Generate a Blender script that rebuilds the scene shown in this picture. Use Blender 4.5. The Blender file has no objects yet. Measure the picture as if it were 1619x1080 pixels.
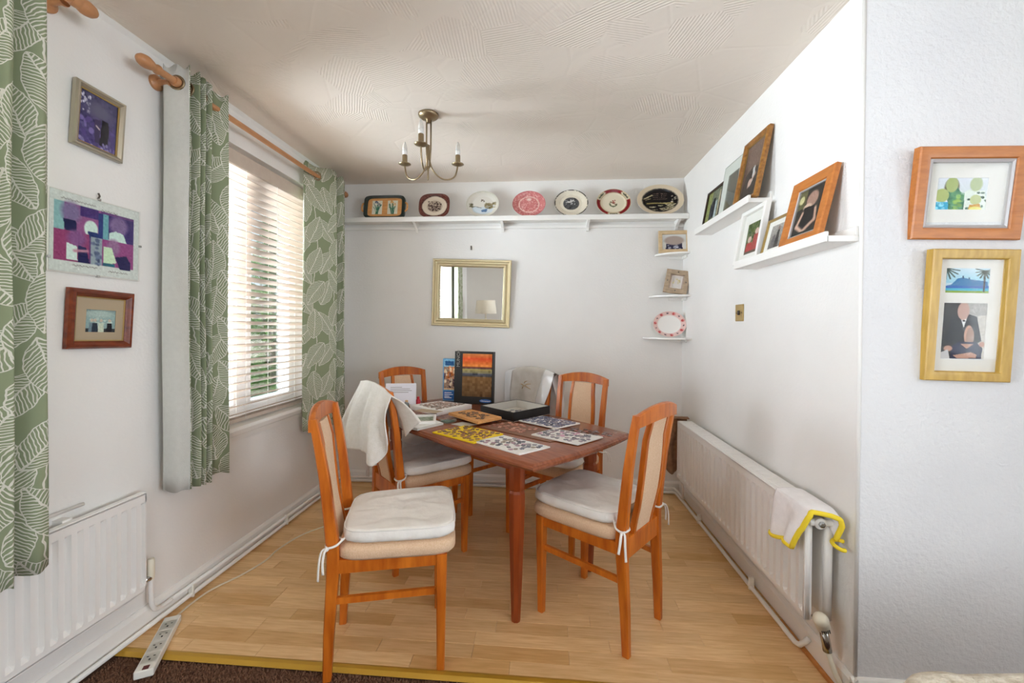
import bpy, bmesh, math, random
import numpy as np
from mathutils import Vector, Matrix, noise as mnoise

rnd = random.Random(7)
S = bpy.context.scene
COL = S.collection
PI = math.pi
XL, XR, YB, YF, HC = -1.590, 1.016, 3.140, 1.419, 2.328     # left wall, right wall, back wall, near wall face, ceiling
YR, XE = -2.15, 3.1                                           # rear wall and far right wall of the living room

# ------------------------------------------------------------------ camera
cam_d = bpy.data.cameras.new('camera')
cam = bpy.data.objects.new('camera', cam_d)
COL.objects.link(cam)
S.camera = cam
cam_d.sensor_fit = 'HORIZONTAL'
cam_d.sensor_width = 36.0
cam_d.lens = 653.72 / 1619 * 36.0
cam_d.shift_y = -(540 - 521.8) / 1619
cam_d.clip_start = 0.02
F_ = Vector((-0.07756865, 0.9969632, -0.00689023))
R_ = Vector((0.99694978, 0.07762363, 0.00810657))
U_ = Vector((-0.00861679, 0.00624039, 0.9999434))
cam.matrix_world = Matrix(((R_.x, U_.x, -F_.x, 0), (R_.y, U_.y, -F_.y, 0), (R_.z, U_.z, -F_.z, 1.22), (0, 0, 0, 1)))

# ------------------------------------------------------------------ world, lights, exposure
W = bpy.data.worlds.new('overcast_sky')
S.world = W
W.use_nodes = True
bg = W.node_tree.nodes['Background']
bg.inputs[0].default_value = (0.82, 0.93, 1.05, 1)
bg.inputs[1].default_value = 1.15


def area(name, loc, rot, sx, sy, power, color):
    l = bpy.data.lights.new(name, 'AREA')
    l.shape = 'RECTANGLE'
    l.size, l.size_y, l.energy, l.color = sx, sy, power, color
    o = bpy.data.objects.new(name, l)
    COL.objects.link(o)
    o.location, o.rotation_euler = loc, rot
    return o


# daylight outside the left windows; added fill outside the invented patio door and far right window
area('daylight_window', (-2.55, 1.72, 1.80), (0, -PI / 2 - 0.10, 0.30), 1.5, 1.3, 150, (0.885, 0.97, 1.07))
area('daylight_window_near', (-2.15, 0.2, 1.75), (0, -PI / 2 - 0.12, 0), 1.6, 1.7, 265, (0.885, 0.97, 1.07))
area('fill_light_rear', (1.0, YR - 0.35, 1.25), (PI / 2, 0, 0), 1.4, 2.1, 5, (0.91, 0.98, 1.07))
area('fill_light_right', (XE + 0.40, -0.95, 1.55), (0, PI / 2, 0), 1.5, 2.0, 52, (0.95, 0.985, 1.04))
S.view_settings.view_transform = 'Standard'
S.view_settings.look = 'None'
S.view_settings.gamma = 1.0
S.view_settings.use_curve_mapping = False
S.view_settings.exposure = 1.33
S.cycles.max_bounces = 12
S.cycles.diffuse_bounces = 8
S.cycles.transparent_max_bounces = 16
S.cycles.sample_clamp_indirect = 6.0
S.cycles.caustics_reflective = False
S.cycles.caustics_refractive = False


# ------------------------------------------------------------------ materials
def lin(c):
    c = c / 255.0
    return c / 12.92 if c <= 0.04045 else ((c + 0.055) / 1.055) ** 2.4


def rgb(r, g, b):
    return (lin(r), lin(g), lin(b), 1.0)


class NX:
    """Arithmetic on shader sockets."""
    def __init__(s, nt, sock):
        s.nt, s.k = nt, sock

    def _op(s, op, *a):
        n = s.nt.nodes.new('ShaderNodeMath')
        n.operation = op
        for i, v in enumerate((s,) + a):
            if isinstance(v, NX):
                s.nt.links.new(v.k, n.inputs[i])
            else:
                n.inputs[i].default_value = float(v)
        return NX(s.nt, n.outputs[0])

    def __add__(s, o): return s._op('ADD', o)
    __radd__ = __add__
    def __sub__(s, o): return s._op('SUBTRACT', o)
    def __rsub__(s, o): return (s * -1.0) + o
    def __mul__(s, o): return s._op('MULTIPLY', o)
    __rmul__ = __mul__
    def __truediv__(s, o): return s._op('DIVIDE', o)
    def abs(s): return s._op('ABSOLUTE')
    def floor(s): return s._op('FLOOR')
    def fract(s): return s._op('FRACT')
    def sin(s): return s._op('SINE')
    def cos(s): return s._op('COSINE')
    def lt(s, o): return s._op('LESS_THAN', o)
    def gt(s, o): return s._op('GREATER_THAN', o)
    def min(s, o): return s._op('MINIMUM', o)
    def max(s, o): return s._op('MAXIMUM', o)
    def pow(s, o): return s._op('POWER', o)


MATS = {}


def base_mat(name, color, rough=0.6, metal=0.0, spec=0.5):
    m = bpy.data.materials.new(name)
    m.use_nodes = True
    b = m.node_tree.nodes['Principled BSDF']
    b.inputs['Base Color'].default_value = color
    b.inputs['Roughness'].default_value = rough
    b.inputs['Metallic'].default_value = metal
    b.inputs['Specular IOR Level'].default_value = spec
    MATS[name] = m
    return m, m.node_tree, b


def add_noise(m, nt, b, c0, c1, scale=8.0, stretch=(1, 1, 1), detail=4, bump=0.0, bscale=None, rand=False, lo=0.35, hi=0.65):
    tc = nt.nodes.new('ShaderNodeTexCoord')
    mp = nt.nodes.new('ShaderNodeMapping')
    mp.inputs['Scale'].default_value = stretch
    nt.links.new(tc.outputs['Object'], mp.inputs['Vector'])
    src = mp.outputs['Vector']
    if rand:
        oi = nt.nodes.new('ShaderNodeObjectInfo')
        vm = nt.nodes.new('ShaderNodeVectorMath')
        vm.operation = 'ADD'
        cb = nt.nodes.new('ShaderNodeCombineXYZ')
        ml = NX(nt, oi.outputs['Random']) * 37.0
        for i in range(3):
            nt.links.new(ml.k, cb.inputs[i])
        nt.links.new(src, vm.inputs[0])
        nt.links.new(cb.outputs[0], vm.inputs[1])
        src = vm.outputs[0]
    nz = nt.nodes.new('ShaderNodeTexNoise')
    nz.inputs['Scale'].default_value = scale
    nz.inputs['Detail'].default_value = detail
    nt.links.new(src, nz.inputs['Vector'])
    cr = nt.nodes.new('ShaderNodeValToRGB')
    cr.color_ramp.elements[0].position, cr.color_ramp.elements[0].color = lo, c0
    cr.color_ramp.elements[1].position, cr.color_ramp.elements[1].color = hi, c1
    nt.links.new(nz.outputs['Fac'], cr.inputs['Fac'])
    nt.links.new(cr.outputs['Color'], b.inputs['Base Color'])
    if bump:
        add_bump(nt, b, bump, bscale or scale * 4, tc.outputs['Object'])
    return src, cr


def add_bump(nt, b, strength, scale, vec=None, detail=4, dist=0.01):
    if vec is None:
        tc = nt.nodes.new('ShaderNodeTexCoord')
        vec = tc.outputs['Object']
    nz = nt.nodes.new('ShaderNodeTexNoise')
    nz.inputs['Scale'].default_value = scale
    nz.inputs['Detail'].default_value = detail
    nt.links.new(vec, nz.inputs['Vector'])
    bp = nt.nodes.new('ShaderNodeBump')
    bp.inputs['Strength'].default_value = strength
    bp.inputs['Distance'].default_value = dist
    nt.links.new(nz.outputs['Fac'], bp.inputs['Height'])
    nt.links.new(bp.outputs['Normal'], b.inputs['Normal'])


def plain(name, c, rough=0.6, metal=0.0, bump=0.0, bscale=60, spec=0.5):
    m, nt, b = base_mat(name, rgb(*c), rough, metal, spec)
    if bump:
        add_bump(nt, b, bump, bscale)
    return m


def noisy(name, c0, c1, rough=0.6, scale=8, stretch=(1, 1, 1), bump=0.0, bscale=None, metal=0.0, rand=False, detail=4, lo=.35, hi=.65, spec=0.5):
    m, nt, b = base_mat(name, rgb(*c0), rough, metal, spec)
    add_noise(m, nt, b, rgb(*c0), rgb(*c1), scale, stretch, detail, bump, bscale, rand, lo, hi)
    return m


# walls, ceiling
WALLC = (232, 229, 224)
noisy('wall_paint', (230, 228, 225), (234, 232, 229), 0.75, 3, bump=0.12, bscale=90)
noisy('textured_wallpaper', (222, 222, 224), (228, 228, 229), 0.8, 3, bump=0.35, bscale=75)
plain('white_gloss', (236, 234, 230), 0.3)
plain('white_radiator', (236, 234, 231), 0.35)
plain('white_plastic', (235, 234, 226), 0.35)
plain('cream_plastic', (230, 224, 205), 0.4)
plain('white_upvc', (240, 241, 242), 0.3)


def ceiling_mat():
    m, nt, b = base_mat('combed_plaster', rgb(232, 222, 211), 0.85)
    tc = nt.nodes.new('ShaderNodeTexCoord')
    vo = nt.nodes.new('ShaderNodeTexVoronoi')
    vo.inputs['Scale'].default_value = 5.5
    nt.links.new(tc.outputs['Object'], vo.inputs['Vector'])
    sp = nt.nodes.new('ShaderNodeSeparateColor')
    nt.links.new(vo.outputs['Color'], sp.inputs[0])
    sx = nt.nodes.new('ShaderNodeSeparateXYZ')
    nt.links.new(tc.outputs['Object'], sx.inputs[0])
    x, y = NX(nt, sx.outputs[0]), NX(nt, sx.outputs[1])
    ang = NX(nt, sp.outputs[0]) * 6.283
    nz = nt.nodes.new('ShaderNodeTexNoise')
    nz.inputs['Scale'].default_value = 5.0
    nt.links.new(tc.outputs['Object'], nz.inputs['Vector'])
    ph = (x * ang.cos() + y * ang.sin()) * 520.0 + NX(nt, nz.outputs['Fac']) * 9.0
    comb = ph.sin() * NX(nt, sp.outputs[1]).gt(0.62)
    n2 = nt.nodes.new('ShaderNodeTexNoise')
    n2.inputs['Scale'].default_value = 14.0
    nt.links.new(tc.outputs['Object'], n2.inputs['Vector'])
    n3 = nt.nodes.new('ShaderNodeTexVoronoi')
    n3.feature = 'DISTANCE_TO_EDGE'
    n3.inputs['Scale'].default_value = 4.2
    nt.links.new(tc.outputs['Object'], n3.inputs['Vector'])
    h = comb * 0.22 + NX(nt, n2.outputs['Fac']) * 0.5 + NX(nt, n3.outputs['Distance']).min(0.04) * 6.0
    bp = nt.nodes.new('ShaderNodeBump')
    bp.inputs['Strength'].default_value = 0.38
    bp.inputs['Distance'].default_value = 0.006
    nt.links.new(h.k, bp.inputs['Height'])
    nt.links.new(bp.outputs['Normal'], b.inputs['Normal'])


ceiling_mat()


def wood(name, c0, c1, c2=None, rough=0.35, scale=6, stretch=(1, 1, 1), rand=False, spec=0.5):
    m, nt, b = base_mat(name, rgb(*c0), rough, 0, spec)
    src, cr = add_noise(m, nt, b, rgb(*c0), rgb(*c1), scale, stretch, 6, 0, None, rand, 0.3, 0.7)
    if c2:
        e = cr.color_ramp.elements.new(0.52)
        e.color = rgb(*c2)
    return m


wood('orange_teak', (168, 80, 16), (212, 120, 36), rough=0.3, scale=3.5, stretch=(9, 9, 1.6))
wood('dark_teak', (120, 48, 16), (156, 72, 28), rough=0.32, scale=4, stretch=(9, 9, 1.2))
wood('table_teak', (122, 64, 38), (154, 88, 56), rough=0.26, scale=5, stretch=(14, 1.5, 8))
wood('oak', (176, 112, 52), (200, 136, 72), rough=0.4, scale=5, stretch=(3, 12, 12))
wood('brown_oak', (172, 100, 38), (196, 122, 54), rough=0.4, scale=5, stretch=(3, 12, 14))
wood('honey_oak', (180, 142, 56), (204, 166, 78), rough=0.4, scale=6, stretch=(12, 12, 2))
wood('pale_wood', (196, 168, 128), (214, 188, 150), rough=0.5, scale=6, stretch=(4, 10, 10))
wood('grey_wood', (158, 136, 112), (184, 162, 136), rough=0.6, scale=8, stretch=(4, 10, 10))
wood('mahogany', (88, 34, 14), (128, 54, 22), rough=0.25, scale=5, stretch=(4, 10, 10))
wood('gilt_brown', (120, 76, 30), (168, 116, 52), rough=0.3, scale=7, stretch=(4, 10, 10))
wood('pole_beech', (178, 124, 82), (196, 142, 98), rough=0.35, scale=6, stretch=(8, 2, 8))
wood('sorting_board', (206, 146, 84), (226, 170, 108), rough=0.5, scale=6, stretch=(3, 12, 12))
plain('dark_frame', (52, 36, 28), 0.35)
plain('fine_gold', (176, 148, 92), 0.3, 0.7)
plain('champagne_metal', (214, 200, 164), 0.3, 0.6)
plain('pewter_metal', (176, 168, 152), 0.28, 0.75)
plain('antique_brass', (150, 132, 104), 0.33, 0.85)
plain('polished_brass', (196, 168, 112), 0.3, 0.8)
plain('chrome', (190, 190, 188), 0.2, 1.0)
plain('silver_slip', (196, 192, 192), 0.35, 0.4)
plain('mount_card', (236, 233, 228), 0.8)
plain('taupe_card', (178, 160, 134), 0.8)
plain('black_board', (22, 21, 20), 0.45)
plain('grey_card', (196, 192, 184), 0.8)
plain('white_board', (232, 230, 226), 0.6)
plain('yellow_board', (240, 208, 20), 0.5)
plain('brown_board', (128, 84, 58), 0.5)
plain('dark_slot', (20, 14, 14), 0.4)
plain('red_switch', (90, 12, 12), 0.3)
plain('floor_base', (92, 66, 42), 0.8)
plain('paper', (232, 232, 240), 0.8)
plain('ink', (70, 74, 92), 0.7)
plain('pen_ink', (120, 112, 104), 0.7)
plain('hook_metal', (120, 112, 102), 0.4, 0.6)
plain('blue_print', (36, 92, 160), 0.4)
plain('white_print', (240, 240, 240), 0.5)
plain('silver_print', (150, 146, 138), 0.4)
plain('red_plastic', (190, 30, 50), 0.35)
plain('lime_plastic', (190, 200, 40), 0.4)
plain('tan_cork', (206, 164, 116), 0.6)
plain('navy_plastic', (44, 46, 66), 0.4)
plain('grey_plastic', (130, 132, 130), 0.4)
plain('yellow_trim', (242, 214, 50), 0.8)
plain('brass_strip', (200, 158, 58), 0.35, 0.35)
plain('cord_white', (222, 210, 186), 0.5)
plain('lamp_white', (240, 232, 216), 0.7)
noisy('beige_weave', (214, 180, 146), (226, 196, 166), 0.85, 220, bump=0.25, bscale=500)
noisy('cushion_cotton', (228, 225, 220), (234, 232, 227), 0.85, 20, bump=0.55, bscale=17)
noisy('knit_white', (232, 230, 222), (238, 236, 230), 0.9, 60, bump=0.45, bscale=420)
noisy('sheer_white', (206, 200, 192), (216, 212, 206), 0.6, 20, bump=0.15, bscale=200)
plain('satin_white', (232, 232, 232), 0.22)
noisy('brown_cloth', (126, 92, 66), (146, 108, 80), 0.9, 40, bump=0.4, bscale=200)
noisy('white_cloth', (240, 238, 240), (246, 244, 246), 0.85, 40, bump=0.2, bscale=300)
noisy('cream_boucle', (196, 184, 162), (228, 220, 204), 0.95, 45, bump=0.9, bscale=90)
noisy('curtain_lining', (200, 201, 196), (204, 205, 200), 0.9, 60, bump=0.2, bscale=400)
noisy('blind_slat', (196, 180, 166), (202, 187, 173), 0.45, 20)
noisy('lawn_green', (96, 140, 60), (140, 176, 90), 0.95, 12)
noisy('leaf_green', (56, 110, 36), (120, 168, 74), 0.6, 9)
noisy('pale_render', (232, 226, 206), (240, 236, 220), 0.9, 3)
noisy('paving', (200, 196, 188), (216, 212, 204), 0.9, 5)
noisy('bark', (84, 66, 48), (110, 90, 66), 0.9, 12)
noisy('carpet_brown', (78, 50, 34), (104, 70, 50), 0.95, 60)
noisy('carpet_tuft', (92, 62, 44), (138, 100, 76), 0.95, 180)


def laminate_mat():
    m, nt, b = base_mat('maple_laminate', rgb(205, 165, 115), 0.34)
    src, cr = add_noise(m, nt, b, rgb(216, 174, 118), rgb(242, 208, 158), 4.0, (2.2, 26, 1), 7, 0, None, True, 0.25, 0.75)
    oi = nt.nodes.new('ShaderNodeObjectInfo')
    mx = nt.nodes.new('ShaderNodeMix')
    mx.data_type = 'RGBA'
    mx.blend_type = 'MULTIPLY'
    mx.inputs[0].default_value = 1.0
    c2 = nt.nodes.new('ShaderNodeValToRGB')
    e = c2.color_ramp.elements
    e[0].position, e[0].color = 0.0, (0.85, 0.76, 0.62, 1)
    e[1].position, e[1].color = 0.25, (0.95, 0.93, 0.90, 1)
    q = e.new(0.9)
    q.color = (1.06, 1.06, 1.06, 1)
    nt.links.new(oi.outputs['Random'], c2.inputs[0])
    nt.links.new(cr.outputs[0], mx.inputs[6])
    nt.links.new(c2.outputs[0], mx.inputs[7])
    nt.links.new(mx.outputs[2], b.inputs['Base Color'])


laminate_mat()


def attr_mat(name, rough):
    m, nt, b = base_mat(name, (1, 1, 1, 1), rough)
    a = nt.nodes.new('ShaderNodeAttribute')
    a.attribute_name = 'Col'
    nt.links.new(a.outputs['Color'], b.inputs['Base Color'])
    b.inputs['Specular IOR Level'].default_value = 0.25
    return m


attr_mat('photo_print', 0.5)
attr_mat('glazed_print', 0.15)


def piece_mat():
    m, nt, b = base_mat('puzzle_print', (1, 1, 1, 1), 0.4)
    oi = nt.nodes.new('ShaderNodeObjectInfo')
    nt.links.new(oi.outputs['Color'], b.inputs['Base Color'])


piece_mat()


def glass_mat(name, tint, gloss):
    m = bpy.data.materials.new(name)
    m.use_nodes = True
    nt = m.node_tree
    nt.nodes.remove(nt.nodes['Principled BSDF'])
    out = nt.nodes['Material Output']
    t = nt.nodes.new('ShaderNodeBsdfTransparent')
    t.inputs[0].default_value = tint
    g = nt.nodes.new('ShaderNodeBsdfGlossy')
    g.inputs['Roughness'].default_value = 0.02
    fr = nt.nodes.new('ShaderNodeFresnel')
    fr.inputs['IOR'].default_value = 1.45
    k = NX(nt, fr.outputs[0]) * gloss
    mx = nt.nodes.new('ShaderNodeMixShader')
    nt.links.new(k.k, mx.inputs[0])
    nt.links.new(t.outputs[0], mx.inputs[1])
    nt.links.new(g.outputs[0], mx.inputs[2])
    nt.links.new(mx.outputs[0], out.inputs[0])
    MATS[name] = m


glass_mat('picture_glass', (0.98, 0.985, 0.98, 1), 0.05)
glass_mat('green_glass', (0.93, 0.97, 0.95, 1), 0.6)
glass_mat('window_glass', (0.97, 0.98, 0.98, 1), 0.8)
glass_mat('bulb_glass', (0.93, 0.93, 0.93, 1), 1.2)
plain('bulb_opal', (240, 240, 238), 0.3)
plain('bulb_frosted', (216, 212, 206), 0.35)
plain('mirror_silver', (236, 238, 236), 0.01, 1.0)


def leaf_fabric():
    """Sage cloth printed with white line-drawn leaves; UV in metres of cloth."""
    m, nt, b = base_mat('leaf_print_fabric', rgb(150, 158, 128), 0.85)
    uv = nt.nodes.new('ShaderNodeUVMap')
    sx = nt.nodes.new('ShaderNodeSeparateXYZ')
    nt.links.new(uv.outputs[0], sx.inputs[0])
    wz = nt.nodes.new('ShaderNodeTexNoise')
    wz.inputs['Scale'].default_value = 38.0
    wz.inputs['Detail'].default_value = 1.0
    nt.links.new(uv.outputs[0], wz.inputs['Vector'])
    wc = nt.nodes.new('ShaderNodeSeparateColor')
    nt.links.new(wz.outputs['Color'], wc.inputs[0])
    U = NX(nt, sx.outputs[0]) + NX(nt, wc.outputs[0]) * 0.012
    V = NX(nt, sx.outputs[1]) + NX(nt, wc.outputs[1]) * 0.012

    def leaves(u0, v0, cw, ch, seed, L, wid, n):
        u, v = U * (1.0 / cw) + u0, V * (1.0 / ch) + v0
        col = u.floor()
        v = v + (col * 0.618).fract()
        row = v.floor()
        cu, cv = (u.fract() - 0.5) * cw, (v.fract() - 0.5) * ch
        h = ((col * 12.9898 + row * 78.233 + seed).sin() * 43758.5).fract()
        h2 = ((col * 39.346 + row * 11.135 + seed).sin() * 24634.6).fract()
        an = (h - 0.5) * 1.5 + (h2.gt(0.5)) * PI
        ca, sa = an.cos(), an.sin()
        a = (cu * sa + cv * ca) / L                      # along the leaf, -1..1
        bb = cu * ca - cv * sa + (a * a) * 0.006
        s = (a + 1.0) * 0.5
        w = (s * PI).sin().max(0.0).pow(0.75) * (1.18 - s * 0.36) * wid
        ab = bb.abs()
        inside = ab.lt(w) * a.abs().lt(1.0)
        ph = (a * L * 1.0 - ab * (0.62 + h * 0.25)) * n
        vein = ph.fract().lt(0.34)
        mid = ab.lt(0.0022)
        edge = (w - ab).lt(0.0028)
        return inside, (vein.max(mid)).max(edge)

    i1, l1 = leaves(0.0, 0.0, 0.150, 0.205, 1.7, 0.098, 0.052, 92.0)
    i2, l2 = leaves(0.5, 0.37, 0.150, 0.205, 5.3, 0.092, 0.048, 98.0)
    stem = ((U * (1 / 0.15) + (V * 9.0).sin() * 0.10).fract() - 0.5).abs().lt(0.016)
    white = i1 * l1 + (1.0 - i1) * (i2 * l2 + (1.0 - i2) * stem)
    mx = nt.nodes.new('ShaderNodeMix')
    mx.data_type = 'RGBA'
    nt.links.new(white.k, mx.inputs[0])
    mx.inputs[6].default_value = rgb(146, 156, 124)
    mx.inputs[7].default_value = rgb(226, 224, 212)
    nt.links.new(mx.outputs[2], b.inputs['Base Color'])
    add_bump(nt, b, 0.15, 600)
    # a little daylight passes through the cloth
    tr = nt.nodes.new('ShaderNodeBsdfTranslucent')
    nt.links.new(mx.outputs[2], tr.inputs[0])
    ms = nt.nodes.new('ShaderNodeMixShader')
    ms.inputs[0].default_value = 0.15
    nt.links.new(b.outputs[0], ms.inputs[1])
    nt.links.new(tr.outputs[0], ms.inputs[2])
    nt.links.new(ms.outputs[0], nt.nodes['Material Output'].inputs[0])


leaf_fabric()


# ------------------------------------------------------------------ mesh helpers
class MB:
    def __init__(s):
        s.v, s.f, s.uv = [], [], None

    def add(s, vs, fs, M=None):
        n = len(s.v)
        s.v += [tuple(M @ Vector(p)) for p in vs] if M is not None else [tuple(p) for p in vs]
        s.f += [tuple(i + n for i in f) for f in fs]
        return s

    def box(s, p0, p1, M=None, ch=0.0):
        x0, y0, z0 = [min(a, b) for a, b in zip(p0, p1)]
        x1, y1, z1 = [max(a, b) for a, b in zip(p0, p1)]
        if ch <= 0:
            vs = [(x0, y0, z0), (x1, y0, z0), (x1, y1, z0), (x0, y1, z0), (x0, y0, z1), (x1, y0, z1), (x1, y1, z1), (x0, y1, z1)]
            fs = [(0, 3, 2, 1), (4, 5, 6, 7), (0, 1, 5, 4), (1, 2, 6, 5), (2, 3, 7, 6), (3, 0, 4, 7)]
            return s.add(vs, fs, M)
        bm = bmesh.new()
        bmesh.ops.create_cube(bm, size=1.0)
        for v in bm.verts:
            v.co = Vector(((x0 + x1) / 2 + v.co.x * (x1 - x0), (y0 + y1) / 2 + v.co.y * (y1 - y0), (z0 + z1) / 2 + v.co.z * (z1 - z0)))
        ch = min(ch, 0.45 * min(x1 - x0, y1 - y0, z1 - z0))
        bmesh.ops.bevel(bm, geom=bm.edges[:], offset=ch, segments=2, profile=0.5, affect='EDGES')
        bm.verts.index_update()
        s.add([tuple(v.co) for v in bm.verts], [tuple(v.index for v in f.verts) for f in bm.faces], M)
        bm.free()
        return s

    def prism(s, poly, z0, z1, M=None):
        """poly in xy (counter-clockwise), extruded along z"""
        n = len(poly)
        vs = [(x, y, z0) for x, y in poly] + [(x, y, z1) for x, y in poly]
        fs = [tuple(range(n))[::-1], tuple(range(n, 2 * n))] + [(i, (i + 1) % n, n + (i + 1) % n, n + i) for i in range(n)]
        return s.add(vs, fs, M)

    def lathe(s, prof, n=24, M=None, cap=True):
        vs, fs = [], []
        for r, z in prof:
            vs += [(r * math.cos(2 * PI * i / n), r * math.sin(2 * PI * i / n), z) for i in range(n)]
        for k in range(len(prof) - 1):
            for i in range(n):
                j = (i + 1) % n
                fs.append((k * n + i, k * n + j, (k + 1) * n + j, (k + 1) * n + i))
        if cap:
            fs.append(tuple(range(n))[::-1])
            fs.append(tuple(range((len(prof) - 1) * n, len(prof) * n)))
        return s.add(vs, fs, M)

    def tube(s, path, r, n=8, M=None, cap=True, flat=1.0):
        P = [Vector(p) for p in path]
        rs = r if isinstance(r, (list, tuple)) else [r] * len(P)
        vs, fs = [], []
        prev = None
        for i, p in enumerate(P):
            t = (P[min(i + 1, len(P) - 1)] - P[max(i - 1, 0)]).normalized()
            if prev is None:
                a = Vector((0, 0, 1)) if abs(t.z) < 0.9 else Vector((1, 0, 0))
                u = t.cross(a).normalized()
            else:
                u = (prev - t * prev.dot(t)).normalized()
            w = t.cross(u)
            prev = u
            vs += [tuple(p + (u * math.cos(2 * PI * k / n) + w * math.sin(2 * PI * k / n) * flat) * rs[i]) for k in range(n)]
        for i in range(len(P) - 1):
            for k in range(n):
                j = (k + 1) % n
                fs.append((i * n + k, i * n + j, (i + 1) * n + j, (i + 1) * n + k))
        if cap:
            fs.append(tuple(range(n))[::-1])
            fs.append(tuple(range((len(P) - 1) * n, len(P) * n)))
        return s.add(vs, fs, M)

    def bar(s, secs, M=None):
        """secs: list of quads (4 points each) swept into a solid"""
        vs = [p for q in secs for p in q]
        n = len(secs[0])
        fs = [tuple(range(n))[::-1], tuple(range((len(secs) - 1) * n, len(secs) * n))]
        for i in range(len(secs) - 1):
            for k in range(n):
                j = (k + 1) % n
                fs.append((i * n + k, i * n + j, (i + 1) * n + j, (i + 1) * n + k))
        return s.add(vs, fs, M)

    def sheet(s, fn, nu, nv, M=None, thick=0.0):
        """grid fn(u,v) with u,v in 0..1; thick>0 gives a closed slab along the normals"""
        P = [[Vector(fn(i / nu, j / nv)) for i in range(nu + 1)] for j in range(nv + 1)]
        w = nu + 1
        if thick <= 0:
            return s.add([p for row in P for p in row], [(j * w + i, j * w + i + 1, (j + 1) * w + i + 1, (j + 1) * w + i) for j in range(nv) for i in range(nu)], M)
        N = []
        for j in range(nv + 1):
            for i in range(nu + 1):
                a = P[j][min(i + 1, nu)] - P[j][max(i - 1, 0)]
                b = P[min(j + 1, nv)][i] - P[max(j - 1, 0)][i]
                c = a.cross(b)
                N.append(c.normalized() if c.length > 1e-12 else Vector((0, 0, 1)))
        A = [p for row in P for p in row]
        vs = [p + n * thick / 2 for p, n in zip(A, N)] + [p - n * thick / 2 for p, n in zip(A, N)]
        o = len(A)
        fs = []
        for j in range(nv):
            for i in range(nu):
                q = (j * w + i, j * w + i + 1, (j + 1) * w + i + 1, (j + 1) * w + i)
                fs.append(q)
                fs.append(tuple(o + k for k in q[::-1]))
        edge = [i for i in range(nu)] + [nu + j * w for j in range(nv)] + [nv * w + i for i in range(nu, 0, -1)] + [j * w for j in range(nv, 0, -1)]
        for k in range(len(edge)):
            a, b = edge[k], edge[(k + 1) % len(edge)]
            fs.append((b, a, o + a, o + b))
        return s.add(vs, fs, M)

    def build(s, name, mat, parent=None, smooth=False, auto=None):
        me = bpy.data.meshes.new(name)
        me.from_pydata(s.v, [], s.f)
        me.validate()
        if mat:
            me.materials.append(MATS[mat])
        bm = bmesh.new()
        bm.from_mesh(me)
        bmesh.ops.recalc_face_normals(bm, faces=bm.faces[:])
        bm.to_mesh(me)
        bm.free()
        if smooth:
            me.shade_smooth()
        if auto is not None:
            me.shade_smooth()
            me.set_sharp_from_angle(angle=math.radians(auto))
        o = bpy.data.objects.new(name, me)
        COL.objects.link(o)
        if parent is not None:
            o.parent = parent
        return o


def tag(o, label, cat, group=None, kind=None):
    o['label'] = label
    o['category'] = cat
    if group:
        o['group'] = group
    if kind:
        o['kind'] = kind
    return o


def thing(name, label, cat, M=None, group=None):
    o = bpy.data.objects.new(name, None)
    o.empty_display_size = 0.05
    COL.objects.link(o)
    if M is not None:
        o.matrix_world = M
    return tag(o, label, cat, group)


def struct(o):
    o['kind'] = 'structure'
    return o


def T(x, y, z): return Matrix.Translation((x, y, z))
def RX(a): return Matrix.Rotation(a, 4, 'X')
def RY(a): return Matrix.Rotation(a, 4, 'Y')
def RZ(a): return Matrix.Rotation(a, 4, 'Z')


def clone(root, M, label, group=None):
    r = root.copy()
    COL.objects.link(r)
    r.matrix_world = M
    r['label'] = label
    if group:
        r['group'] = group
    for ch in list(root.children):
        c = ch.copy()
        COL.objects.link(c)
        c.parent = r
        for g in list(ch.children):
            d = g.copy()
            COL.objects.link(d)
            d.parent = c
    return r


def smoothpath(pts, k=6):
    P = [Vector(p) for p in pts]
    out = []
    for i in range(len(P) - 1):
        p0, p1, p2, p3 = P[max(i - 1, 0)], P[i], P[i + 1], P[min(i + 2, len(P) - 1)]
        for j in range(k):
            t = j / k
            out.append(0.5 * ((2 * p1) + (p2 - p0) * t + (2 * p0 - 5 * p1 + 4 * p2 - p3) * t * t + (3 * p1 - p0 - 3 * p2 + p3) * t ** 3))
    out.append(P[-1])
    return out


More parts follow.
